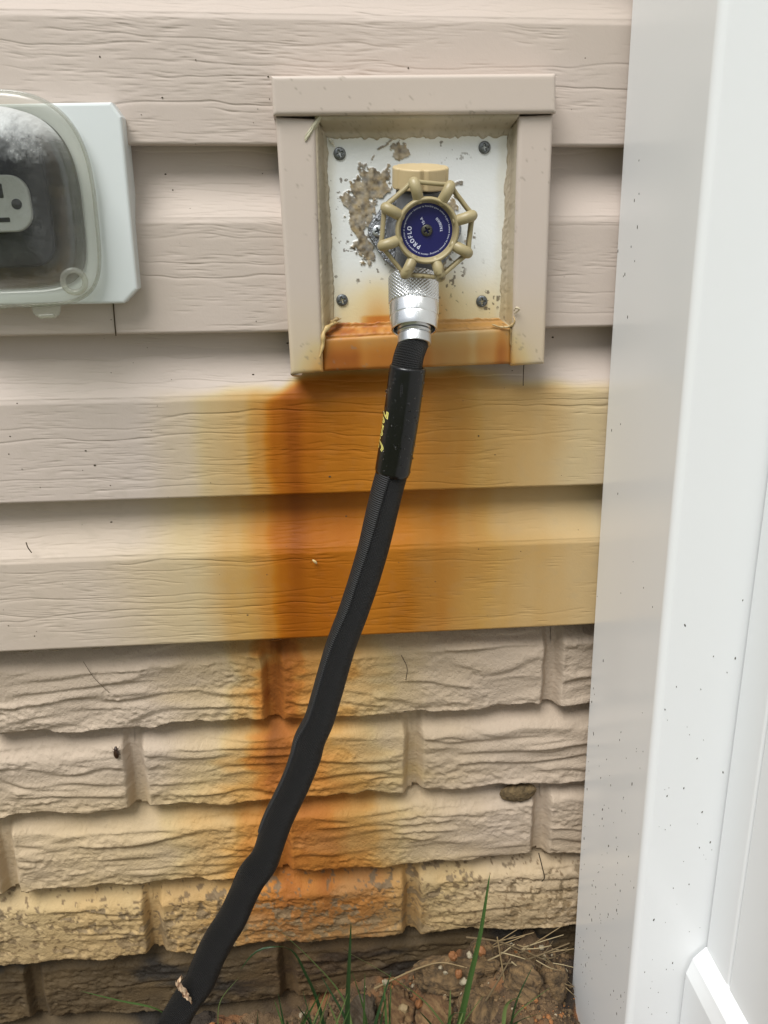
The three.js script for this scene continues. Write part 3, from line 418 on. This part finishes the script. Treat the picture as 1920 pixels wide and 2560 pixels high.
  // beads of water
  const Rn = rng(77), drops = []; for (let k = 0; k < 95; k++) { const t = 0.02 + 0.95 * Math.pow(Rn(), 1.1), a = 0.2 + Rn() * 2.9 - (Rn() < 0.25 ? 0.6 : 0), f = sf[Math.round(t * 80)], r = SR(t, a), s = 0.0003 + 0.0007 * Rn() ** 2.2, px = Math.cos(a) * r, py = Math.sin(a) * r; drops.push(new THREE.SphereGeometry(s, 10, 8).translate(f.p.x + f.n.x * px + f.b.x * py, f.p.y + f.n.y * px + f.b.y * py, f.p.z + f.n.z * px + f.b.z * py)); }
  const w = mesh('water_beading', toH(mergeGeometries(drops)), M.water, sleeve); w.userData.kind = 'stuff';
}

// ------------------------------------------------------------------ covered outlet at the left
const outlet = thing('outlet_cover', 'weatherproof outlet box with cloudy clear bubble cover on pale grey plate', 'outlet box', [-0.24, -0.045, 0]);
const toO = (g) => g.translate(0.24, 0.045, 0);
{
  mesh('mount_plate', toO(slab([[-0.29, 0.0698], [-0.1772, 0.0694], [-0.1722, 0.0614], [-0.1752, -0.0368], [-0.1845, -0.0452], [-0.29, -0.0430], [-0.306, -0.034], [-0.303, 0.060]], -0.012, 0.0125, 0.0018)), M.coverPlate, outlet);
  const cx = -0.2485, cy = 0.016; // centre of the bubble
  const out = (a) => { // outline: large radius at the upper corners, small at the lower ones
    const c = Math.cos(a), s = Math.sin(a), p = s > 0 ? 2.9 : 4.6; const k = Math.pow(Math.abs(c / 0.0560) ** p + Math.abs(s / 0.0600) ** p, -1 / p); return [c * k + -0.0022 * clamp(-s) * c, s * k]; };
  const dome = (levels, name, m, par) => mesh(name, toO(grid(120, levels.length - 1, (i, j) => { const a = i / 120 * 2 * Math.PI, [k, z] = levels[j], o = out(a); return [cx + o[0] * k, cy + o[1] * k + (z > 0.03 ? 0.001 : 0), z]; }, { closeU: true })), m, par);
  const clear = phys({ color: col([0.90, 0.91, 0.89]), transmission: 1, thickness: 0, roughness: 0.22, roughnessMap: tex(256, 256, (i, j) => 0.15 + 1.1 * sst(0.5, 0.75, 0.6 * pn(i / 16, j / 16, 16) + 0.4 * pn(i / 4, j / 4, 64)), [16, 16]), ior: 1.5, bumpMap: bumpCast, bumpScale: 0.0002 });
  const milky = phys({ color: col([0.84, 0.84, 0.79]), transmission: 0.85, thickness: 0, roughness: 0.2 });
  const domeLv = [[0.845, 0.0205], [0.84, 0.026], [0.826, 0.034], [0.80, 0.0415], [0.755, 0.048], [0.69, 0.053], [0.60, 0.0568], [0.48, 0.0592], [0.34, 0.0605], [0.2, 0.0612], [0.001, 0.0615]];
  const cover = dome(domeLv, 'bubble_cover', clear, outlet);
  dome([[1.0, 0.0135], [1.0, 0.0185], [0.985, 0.0202], [0.95, 0.0215], [0.88, 0.0222], [0.845, 0.0206]], 'cover_flange', milky, outlet);
  { // oxidised, scratched film whose white top has the sky glare painted in
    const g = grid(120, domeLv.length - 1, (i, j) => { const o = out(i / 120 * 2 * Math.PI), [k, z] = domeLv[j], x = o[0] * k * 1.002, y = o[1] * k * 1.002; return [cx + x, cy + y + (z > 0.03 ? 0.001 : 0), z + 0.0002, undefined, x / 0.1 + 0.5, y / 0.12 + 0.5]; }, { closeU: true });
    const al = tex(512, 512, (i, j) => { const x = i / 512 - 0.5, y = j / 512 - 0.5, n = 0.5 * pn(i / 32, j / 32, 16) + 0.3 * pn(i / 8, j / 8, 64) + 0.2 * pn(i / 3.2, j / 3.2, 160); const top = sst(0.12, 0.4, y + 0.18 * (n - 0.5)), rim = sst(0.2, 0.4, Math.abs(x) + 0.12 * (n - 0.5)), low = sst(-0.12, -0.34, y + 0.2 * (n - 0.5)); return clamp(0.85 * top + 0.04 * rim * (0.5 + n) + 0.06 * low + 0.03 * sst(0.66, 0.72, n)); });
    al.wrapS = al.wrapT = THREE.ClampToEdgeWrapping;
    mesh('haze_glare_film', toO(g), std({ color: col([0.62, 0.64, 0.63]), alphaMap: al, transparent: true, roughness: 0.6 }), cover);
  }
  const rimPts = []; for (let k = 0; k <= 90; k++) { const o = out(k / 90 * 2 * Math.PI); rimPts.push([cx + o[0] * 0.995, cy + o[1] * 0.995, 0.0178]); }
  mesh('cover_rim', toO(sweep(rimPts, () => 0.0012, 260, 8, null, false)), phys({ color: col([0.82, 0.83, 0.80]), transmission: 0.85, thickness: 0, roughness: 0.12 }), cover);
  mesh('latch_tab', toO(slab([[-0.2400, -0.0425], [-0.2388, -0.0490], [-0.2355, -0.0518], [-0.2262, -0.0520], [-0.2232, -0.0495], [-0.2212, -0.0430]], 0.0165, 0.0185, 0.0006)), milky, cover);
  mesh('latch_lip', toO(new RoundedBoxGeometry(0.0095, 0.0022, 0.003, 2, 0.0008).translate(-0.2308, -0.0500, 0.0198)), milky, cover);
  mesh('boss_ring', toO(new THREE.TorusGeometry(0.0066, 0.0018, 12, 40).translate(-0.2105, -0.0300, 0.0225)), milky, cover);
  const grime = (g, a, b) => paint(g, (x, y) => mix3(a, b, clamp(0.25 + 0.9 * sst(0.0, -0.035, y) * fbm(x * 160, y * 160, 4) + 0.5 * sst(0.55, 0.7, fbm(x * 90, y * 90, 4)))));
  const rr = (x0, x1, y0, y1, r) => { const p = []; for (const [qx, qy, a0] of [[x1 - r, y1 - r, 0], [x0 + r, y1 - r, 90], [x0 + r, y0 + r, 180], [x1 - r, y0 + r, 270]]) for (let k = 0; k <= 8; k++) { const a = (a0 + k / 8 * 90) * Math.PI / 180; p.push([qx + r * Math.cos(a), qy + r * Math.sin(a)]); } return p; };
  mesh('base_frame', toO(grime(grid(120, 24, (i, j) => { const o = out(i / 120 * 2 * Math.PI), k = 0.842 * (1 - j / 24) + 0.001; return [cx + o[0] * k, cy + o[1] * k, 0.0140]; }, { closeU: true }), S(46, 48, 48), S(70, 62, 38))), std({ vertexColors: true, roughness: 0.7 }), outlet);
  mesh('gasket', toO(slab(rr(-0.285, -0.2195, -0.021, 0.0570, 0.014), 0.0138, 0.0195, 0.0015)), std({ color: col([0.006, 0.0065, 0.008]), roughness: 0.75 }), outlet);
  const face = mesh('outlet_face', toO(slab(rr(-0.266, -0.2290, -0.0005, 0.0312, 0.011), 0.0185, 0.0235, 0.0012)), std({ color: col(S(176, 178, 174)), roughness: 0.5 }), outlet);
  for (const [x, y, w, h] of [[-0.2445, 0.0225, 0.0026, 0.008], [-0.2455, 0.0065, 0.0075, 0.0026]]) mesh('slot', toO(slab(rr(x - w / 2, x + w / 2, y - h / 2, y + h / 2, 0.0006), 0.0228, 0.0238, 0.0002)), M.black, face);
  mesh('slot', toO(slab(circ(-0.2365, 0.0150, 0.003), 0.0228, 0.0238, 0.0002)), M.black, face);
}

// ------------------------------------------------------------------ small things on the walls
const wallPt = (x, y, z) => [x, y, z];
{ // dark beetle on the bricks
  const b = thing('beetle', 'small dark brown beetle clinging to the painted bricks', 'beetle', [-0.2397, -0.3905, -0.0125]);
  const bm = phys({ color: col(S(52, 32, 20)), roughness: 0.35, clearcoat: 0.4 });
  const el = (x, y, z, a, bb, c) => new THREE.SphereGeometry(1, 18, 12).scale(a, bb, c).translate(x, y, z);
  mesh('body', mergeGeometries([el(0, -0.0008, 0.0018, 0.0021, 0.0044, 0.0016), el(0.0002, 0.0034, 0.0017, 0.0017, 0.0014, 0.0013), el(0.0003, 0.005, 0.0015, 0.001, 0.0009, 0.0009)]), bm, b);
  for (const [sx, y0, y1] of [[-1, 0.003, 0.0045], [-1, 0.001, 0.0012], [-1, -0.001, -0.0028], [1, 0.003, 0.0045], [1, 0.001, 0.0012], [1, -0.001, -0.0028]]) mesh('leg', sweep([[sx * 0.0016, y0, 0.0012], [sx * 0.0024, (y0 + y1) / 2, 0.0014], [sx * 0.0029, y1, -0.0002]], () => 0.00014, 8, 6), bm, b);
}
function lump(rx, ry, rz, seed, amp = 0.35, n = 28) { const so = seed * 7.3; return grid(n * 2, n, (i, j) => { const a = i / n * Math.PI, p = j / n * Math.PI, x = Math.sin(p) * Math.cos(a), y = Math.cos(p), z = Math.sin(p) * Math.sin(a), r = 1 + amp * 1.3 * (fbm(x * 1.6 + so, y * 1.6 + so, 5) + fbm(y * 1.6 + so + 5, z * 1.6 + 3, 5) + fbm(z * 1.6 + so, x * 1.6 + 9, 5) - 1.5); return [x * rx * r, y * ry * r, z * rz * r, undefined, x * rx + z * rz * 0.6, y * ry + z * rz * 0.5]; }, { closeU: true, flip: true }); }
const soilTone = (g, a, b, f = 500) => paint(g, (x, y, z) => mix3(a, b, clamp(1.6 * fbm(x * f + z * f * 0.7, y * f + z * f * 0.4, 3) - 0.3)));
const soilM = std({ vertexColors: true, roughness: 0.95, bumpMap: bumpCast, bumpScale: 0.0015 });
tag(mesh('mud_nest', soilTone(lump(0.0145, 0.0078, 0.0055, 4, 0.3), S(84, 70, 48), S(126, 106, 74)), soilM, scene), 'lump of dried brown mud stuck to the bricks near the fence post', 'mud').position.set(0.0856, -0.4648, -0.0165);
tag(mesh('larva', soilTone(sweep([[-0.0018, 0.0015, 0.001], [-0.0004, 0.0006, 0.0014], [0.0014, -0.0018, 0.001]], (t) => 0.0010 * Math.sqrt(Math.max(0.05, 1 - (2 * t - 1) ** 2)), 14, 10), S(220, 200, 160), S(200, 170, 110)), phys({ vertexColors: true, roughness: 0.4 }), scene), 'tiny pale larva on the rust streaked siding', 'larva').position.set(-0.0752, -0.2333, 0.0004);
{ // dead leaf scrap caught on the hose
  const l = thing('leaf_scrap', 'shrivelled brown leaf scrap stuck to the black hose', 'leaf', [-0.1845, -0.5085, 0.1015]); l.scale.setScalar(0.8);
  const lm = phys({ vertexColors: true, roughness: 0.7 });
  const piece = (w, h, s) => soilTone(grid(10, 16, (i, j) => { const q = j / 16, a = (i / 10 - 0.5), wd = w * Math.sin(Math.PI * (0.08 + 0.9 * q)) * (0.7 + 0.6 * vn(j * 0.7, s)); return [a * wd + 0.0016 * (vn(j * 0.35, s + 3) - 0.5) * 2, (0.5 - q) * h, 0.0022 * Math.cos(a * 4) + 0.002 * (vn(i * 0.5 + s, j * 0.4) - 0.5)]; }), S(128, 84, 58), S(214, 190, 158), 700);
  mesh('blade', piece(0.0062, 0.022, 2).rotateZ(0.32).translate(-0.0012, 0.001, 0.0095), lm, l); mesh('blade', piece(0.0036, 0.014, 9).rotateZ(0.45).translate(0.0022, -0.0095, 0.0098), lm, l); mesh('blade', piece(0.003, 0.012, 5).rotateZ(-0.2).translate(-0.0034, 0.0095, 0.0075), lm, l);
}
{ // thin dark fibres and twigs stuck to the walls
  const fm = std({ color: col(S(70, 58, 40)), roughness: 0.8 });
  const fibre = (pts, r, label) => { const p = pts[0]; tag(mesh('twig_fibre', sweep(pts.map((q) => [q[0] - p[0], q[1] - p[1], q[2] - p[2]]), () => r, 18, 6), fm, scene), label, 'fibre').position.set(...p); };
  fibre([[0.1035, -0.527, -0.0115], [0.1065, -0.541, -0.0085], [0.1085, -0.552, -0.008], [0.1068, -0.5565, -0.0095]], 0.0005, 'curved brown rootlet hanging on the bricks beside the fence post');
  fibre([[-0.0125, -0.323, -0.0125], [-0.0085, -0.333, -0.0105], [-0.0095, -0.345, -0.0115]], 0.0003, 'thin dark fibre on the top bricks right of the hose');
  fibre([[-0.253, -0.308, -0.011], [-0.247, -0.322, -0.0105], [-0.2375, -0.336, -0.0105]], 0.0002, 'wispy dark thread on the top bricks left of the hose');
  fibre([[-0.1936, -0.0456, 0.0006], [-0.1941, -0.054, 0.0006], [-0.1947, -0.0665, 0.0007]], 0.0004, 'dark threadlike streak below the outlet plate');
  fibre([[0.0755, -0.0955, 0.0006], [0.0757, -0.105, -0.001], [0.0755, -0.112, 0.0002]], 0.0003, 'dark threadlike streak below the faucet box');
  fibre([[-0.2745, -0.2055, 0.0004], [-0.2738, -0.2095, 0.0006], [-0.2720, -0.2135, 0.0004]], 0.0004, 'short dark twig on the lower siding under the outlet');
  fibre([[0.0885, 0.0760, 0.001], [0.0890, 0.0735, 0.0013], [0.0892, 0.0705, 0.001]], 0.0005, 'short dark crumb on the siding beside the top trim');
}
{ // flecks of grass and mud on the fence post and walls, too small to tell apart
  const R = rng(5), fl = []; const put = (x, y, z, s, tilt, nx) => { const g = new THREE.SphereGeometry(1, 8, 6); g.scale(nx ? 0.0003 : s * 0.45, s, nx ? s * 0.45 : 0.0003); if (nx) g.rotateX(tilt); else g.rotateZ(tilt); fl.push(g.translate(x, y, z)); };
  for (let k = 0; k < 210; k++) { const y = -0.2 - 0.44 * Math.pow(R(), 0.42), zz = 0.004 + 0.115 * R(); if (fbm(zz * 40, y * 22, 2) < 0.42) continue; put(0.1343, y, zz, 0.0004 + 0.0012 * R() ** 2.5, (R() - 0.5) * 0.9, true); }
  for (let k = 0; k < 50; k++) { const y = -0.2 - 0.36 * Math.pow(R(), 0.6); put(0.14 + 0.045 * R(), y, 0.1263, 0.0003 + 0.0009 * R() ** 2.5, (R() - 0.5) * 0.9, false); }
  for (let k = 0; k < 14; k++) put(0.1343, 0.05 - 0.3 * R(), 0.006 + 0.05 * R(), 0.0005 + 0.0008 * R(), 0, true);
  const o = mesh('dirt_fleck', mergeGeometries(fl), std({ color: col(S(74, 72, 62)), roughness: 0.9 }), scene); o.userData = { kind: 'stuff', label: 'scattered dark flecks of dirt on the white fence post', category: 'dirt' };
  const f2 = []; const th = TILT; for (let k = 0; k < 120; k++) { const u = -0.3 + 0.43 * R(), v = -0.29 + 0.4 * R() ** 1.4; const x = u * Math.cos(th) - v * Math.sin(th), y = u * Math.sin(th) + v * Math.cos(th), k0 = Math.floor((v + 0.298) / COURSE), t = v + 0.298 - k0 * COURSE; const s = 0.0002 + 0.0005 * R() ** 3; f2.push(new THREE.SphereGeometry(1, 7, 5).scale(s * (0.7 + R()), s, 0.0002).translate(x, y, sidingProfile(t) + 0.0001)); }
  const o2 = mesh('dirt_fleck', mergeGeometries(f2), std({ color: col(S(70, 60, 44)), roughness: 0.9 }), scene); o2.userData = { kind: 'stuff', label: 'tiny dark specks scattered over the beige siding', category: 'dirt' };
}
{ // hanging drops of water
  const d = (x, y, z, w, h, label) => { const o = tag(mesh('water_drop', new THREE.SphereGeometry(1, 24, 16).scale(w, h, w * 0.7), M.water, scene), label, 'water drop', undefined); o.position.set(x, y, z); };
  d(-0.0795, -0.0938, 0.014, 0.0042, 0.0022, 'water drop hanging below the left corner of the faucet box');
  for (const x of [-0.289, -0.268, -0.238, -0.108]) { const o = mesh('water_drop', new THREE.SphereGeometry(1, 20, 14).scale(0.0052, 0.0017, 0.0022), M.water, scene); tag(o, 'flat water drop hanging from the bottom edge of the siding', 'water drop', 'drops along the siding edge'); o.position.set(x, -0.298 - 0.026 * x - 0.0004, -0.0028); }
}

// ------------------------------------------------------------------ soil, stones, straw and grass at the foot of the wall
{
  const R = rng(21);
  for (const [x, z, rx, ry, rz, seed, label] of [[0.022, 0.008, 0.034, 0.017, 0.016, 3, 'large crumbly tan clod of soil studded with pebbles against the bricks'], [0.055, 0.002, 0.017, 0.020, 0.012, 5, 'upright clod of soil against the bricks between the straws'], [0.083, 0.026, 0.020, 0.015, 0.016, 8, 'rounded brown clod of soil below the crossing straws'], [0.114, 0.014, 0.013, 0.022, 0.012, 11, 'tall crumbly clod of soil beside the fence post'], [-0.026, 0.018, 0.022, 0.012, 0.014, 14, 'orange brown clod of soil behind the grass blades'], [0.004, 0.04, 0.022, 0.012, 0.016, 17, 'clod of orange clay soil with stones in front'], [0.046, 0.04, 0.02, 0.012, 0.016, 19, 'low dark clod of soil in front of the straws'], [-0.06, 0.02, 0.02, 0.012, 0.014, 23, 'grey clod of soil beneath the tall grass blade']]) {
    const o = tag(mesh('soil_clod', soilTone(lump(rx, ry, rz, seed, 0.42, 40), seed === 14 || seed === 17 ? S(92, 64, 40) : S(68, 55, 39), seed === 23 ? S(96, 86, 72) : S(132, 106, 72), 420), soilM, scene), label, 'soil clod'); o.position.set(x, groundY(x, z) + ry * 0.28, z); o.rotation.y = seed;
  }
  const pm = (c) => phys({ color: col(c), roughness: 0.7 });
  const white = pm(S(152, 141, 118)), orange = pm(S(128, 84, 48)), tan = pm(S(142, 122, 88));
  for (const [x, y, z, r, m, label] of [[-0.0215, -0.6502, 0.03, 0.0062, tan, 'smooth cream pebble beside the orange clay clod'], [-0.0366, -0.6215, 0.026, 0.0040, white, 'white pebble behind the grass blades'], [0.0306, -0.6252, 0.03, 0.0046, white, 'oblong white pebble low on the large clod'], [0.0363, -0.5985, 0.028, 0.0042, white, 'small white pebble high on the large clod'], [0.0456, -0.5945, 0.028, 0.0058, orange, 'rounded orange pebble high on the upright clod'], [0.0262, -0.6158, 0.03, 0.005, orange, 'orange pebble on the face of the large clod'], [0.0292, -0.6385, 0.03, 0.003, white, 'tiny white pebble beside the tall grass blade'], [0.0552, -0.6620, 0.03, 0.0052, orange, 'bright orange pebble on the dark soil'], [0.0224, -0.5994, 0.027, 0.0056, orange, 'dull orange pebble at the top of the large clod'], [0.0106, -0.6067, 0.03, 0.0028, white, 'pale chip on the left of the large clod'], [-0.0088, -0.6409, 0.034, 0.0062, orange, 'large orange pebble in the clay clod'], [0.0046, -0.6510, 0.036, 0.0058, orange, 'orange stone low in the clay clod'], [0.0150, -0.613, 0.03, 0.0032, white, 'pale chip in the middle of the large clod'], [0.0680, -0.640, 0.03, 0.0034, white, 'small pale stone on soil under the crossing straws']]) {
    const o = tag(mesh('pebble', lump(r, r * (0.5 + 0.35 * R()), r * 0.8, Math.floor(1000 * (x + 1)), 0.5, 14), m, scene), label, 'pebble'); o.position.set(x, y, z - 0.0055); o.rotation.set(R(), R() * 3, R() * 2); o.scale.setScalar(0.82);
  }
  // crumbs of soil and grit
  const n = 5200, im = new THREE.InstancedMesh(new THREE.IcosahedronGeometry(1, 0), std({ color: 0xffffff, roughness: 0.95 }), n), mt = new THREE.Matrix4(), q = new THREE.Quaternion(), cc = new THREE.Color();
  for (let k = 0; k < n; k++) { const x = -0.2 + 0.335 * R(), z = -0.016 + 0.12 * R() ** 1.3, s = 0.0005 + 0.0028 * R() ** 4; q.setFromEuler(new THREE.Euler(R() * 6, R() * 6, R() * 6)); mt.compose(new THREE.Vector3(x, groundY(x, z) + s * 0.4, z), q, new THREE.Vector3(s * (0.7 + 0.6 * R()), s * 0.75, s)); im.setMatrixAt(k, mt); const t = R(), c = t < 0.05 ? S(158, 146, 122) : t < 0.12 ? S(142, 94, 54) : mix3(S(60, 47, 34), S(124, 100, 70), R()); im.setColorAt(k, cc.setRGB(...c)); }
  im.name = 'soil_crumb'; im.castShadow = im.receiveShadow = true; im.userData = { kind: 'stuff', label: 'loose crumbs and grit on the bare soil', category: 'soil' }; scene.add(im);
  // straw
  const sm = [std({ color: col(S(138, 118, 84)), roughness: 0.8 }), std({ color: col(S(104, 88, 62)), roughness: 0.85 }), std({ color: col(S(160, 144, 110)), roughness: 0.75 })];
  const straw = (pts, r, m, label) => { const p = pts[0]; const o = tag(mesh('straw', sweep(pts.map((a) => [a[0] - p[0], a[1] - p[1], a[2] - p[2]]), (t, a) => r * (1 - 0.45 * t) * (0.8 + 0.3 * Math.abs(Math.cos(a))), 26, 8), sm[m], scene), label, 'straw'); o.position.set(...p); };
  straw([[-0.0459, -0.6396, 0.01], [-0.0086, -0.6208, 0.011], [0.0126, -0.6107, 0.016], [0.0339, -0.6105, 0.024]], 0.0010, 0, 'long dry straw lying over the large clod along the bricks');
  straw([[0.0356, -0.5914, 0.01], [0.0621, -0.5970, 0.012], [0.0837, -0.6075, 0.014], [0.1092, -0.6230, 0.016]], 0.0009, 1, 'long dry straw sloping along the bricks towards the post');
  straw([[0.0684, -0.6420, 0.026], [0.0656, -0.6195, 0.024], [0.0607, -0.5837, 0.02]], 0.0009, 0, 'upright dry straw crossing the soil pile');
  straw([[0.0340, -0.650, 0.042], [0.0490, -0.6267, 0.041], [0.0690, -0.5913, 0.036]], 0.0010, 1, 'slanting dry straw rising to the right over the dark soil');
  straw([[0.0540, -0.6241, 0.012], [0.0842, -0.6230, 0.012], [0.1291, -0.6120, 0.008]], 0.0011, 1, 'dry straw lying towards the foot of the fence post');
  for (let k = 0; k < 26; k++) { const x = 0.05 + 0.075 * R(), z = -0.008 + 0.03 * R(), y = groundY(x, z) + 0.012 + 0.014 * R(), a = (R() - 0.42) * 1.9, l = 0.012 + 0.03 * R(), e = Math.min(x + Math.cos(a) * l, 0.1325); straw([[x, y, z], [mix(x, e, 0.5), y + Math.sin(a) * l * 0.55 + 0.002, z + 0.004], [e, y + Math.sin(a) * l, z + 0.006 * R()]], 0.0004 + 0.0004 * R(), k % 3, 'thin dry straw tangled at the foot of the fence post'); scene.children[scene.children.length - 1].userData.group = 'straws tangled by the post'; }
  // grass
  const gm = [phys({ color: col(S(64, 96, 42)), roughness: 0.55, transmission: 0.25, thickness: 0 }), phys({ color: col(S(112, 132, 74)), roughness: 0.55, transmission: 0.3, thickness: 0 }), phys({ color: col(S(38, 66, 30)), roughness: 0.5, transmission: 0.2, thickness: 0 })];
  function blade(parent, pts, w, m, face = 0) { // tapered, creased blade
    const c = new THREE.CatmullRomCurve3(pts.map((p) => new THREE.Vector3(...p))), n = 30;
    const g = grid(6, n, (i, j) => { const t = j / n, p = c.getPointAt(t), tg = c.getTangentAt(t), side = new THREE.Vector3(Math.cos(face), 0, Math.sin(face)); side.addScaledVector(tg, -side.dot(tg)).normalize(); const nn = new THREE.Vector3().crossVectors(side, tg), q = i / 3 - 1, wd = w * 0.5 * Math.pow(1 - t, 0.55) * (0.75 + 0.25 * Math.min(1, t * 5)); return [p.x + side.x * q * wd + nn.x * Math.abs(q) * wd * 0.35, p.y + side.y * q * wd + nn.y * Math.abs(q) * wd * 0.35, p.z + side.z * q * wd + nn.z * Math.abs(q) * wd * 0.35]; });
    mesh('blade', g, gm[m], parent);
  }
  const tuft = (x, z, label, list) => { const y = groundY(x, z) - 0.004, o = thing('grass_tuft', label, 'grass', [x, y, z]); for (const [pts, w, m, f] of list) blade(o, pts.map((p) => [p[0] - x, p[1] - y, p[2] - z]), w, m, f); return o; };
  const T = (n, x, z, h, lean, seed) => { const q = rng(seed), l = []; for (let k = 0; k < n; k++) { const bx = x + (q() - 0.5) * 0.03, bz = z + (q() - 0.5) * 0.02, by = groundY(bx, bz) - 0.003, a = (q() - 0.5) * 2.4 + lean, hh = h * (0.5 + 0.7 * q()); l.push([[[bx, by, bz], [bx + a * 0.006, by + hh * 0.5, bz + 0.004 * (q() - 0.5)], [bx + a * 0.026, by + hh, bz + 0.03 * (q() - 0.4)]], 0.0022 + 0.0018 * q(), Math.floor(q() * 3), (q() - 0.5)]); } return l; };
  tuft(-0.074, 0.068, 'grass tuft with one tall dark upright blade and an arching pale one', [[[[-0.0745, -0.675, 0.066], [-0.0700, -0.58, 0.07], [-0.0640, -0.5007, 0.07]], 0.0058, 2, 0.1], [[[-0.066, -0.672, 0.05], [-0.0690, -0.640, 0.033], [-0.0760, -0.6165, 0.03], [-0.0974, -0.5782, 0.03], [-0.1226, -0.5417, 0.03]], 0.0028, 1, 0.4], ...T(6, -0.078, 0.06, 0.09, -0.2, 4)]);
  tuft(0.017, 0.06, 'grass tuft with one very tall straight green blade against the bricks', [[[[0.0170, -0.655, 0.06], [0.0279, -0.5876, 0.061], [0.0372, -0.5343, 0.061], [0.0444, -0.4764, 0.06]], 0.0062, 0, 0.1], [[[0.0135, -0.660, 0.05], [0.0144, -0.630, 0.05], [0.0151, -0.6029, 0.05]], 0.0034, 1, 0.2], [[[0.0180, -0.66, 0.045], [0.0096, -0.6411, 0.05], [-0.0070, -0.6118, 0.05], [-0.0393, -0.5769, 0.05], [-0.0737, -0.5471, 0.05]], 0.0032, 1, 0.5], ...T(5, 0.012, 0.058, 0.06, 0.2, 9)]);
  tuft(-0.115, 0.05, 'grass tuft with a thin blade arching over in a bow beside the hose', [[[[-0.0880, -0.685, 0.04], [-0.0937, -0.6322, 0.03], [-0.1029, -0.5932, 0.03], [-0.1146, -0.5635, 0.03], [-0.1293, -0.5594, 0.03], [-0.1430, -0.5640, 0.03], [-0.1568, -0.5812, 0.03]], 0.0042, 2, 0.3], [[[-0.178, -0.69, 0.05], [-0.1761, -0.6145, 0.05], [-0.1715, -0.5890, 0.05], [-0.1542, -0.5658, 0.05]], 0.0014, 1, 0.2], ...T(9, -0.108, 0.056, 0.11, 0.1, 15)]);
  tuft(-0.19, 0.11, 'grass tuft left of the hose with one broad blade lying flat', [[[[-0.19, -0.69, 0.105], [-0.195, -0.56, 0.1], [-0.2059, -0.5351, 0.1], [-0.2326, -0.5221, 0.1], [-0.2593, -0.5093, 0.1]], 0.0062, 0, 0.9], ...T(3, -0.2, 0.1, 0.06, -0.4, 31)]);
  tuft(-0.145, 0.07, 'short ragged grass tuft right below the hose', T(8, -0.14, 0.068, 0.07, 0.3, 40));
  tuft(-0.05, 0.075, 'leaning cluster of thin green blades between the two tall ones', T(9, -0.045, 0.07, 0.10, -0.3, 52));
  tuft(-0.1, 0.085, 'dense dark cluster of grass blades near the arching blade', T(14, -0.1, 0.085, 0.13, 0.2, 61));
  tuft(-0.135, 0.1, 'loose cluster of grass blades right beside the hose bottom', T(10, -0.13, 0.1, 0.14, 0.5, 67));
  tuft(0.06, 0.075, 'sparse short grass blades on soil towards the fence post', T(5, 0.055, 0.07, 0.06, 0.5, 71));
}

renderer.render(scene, camera);
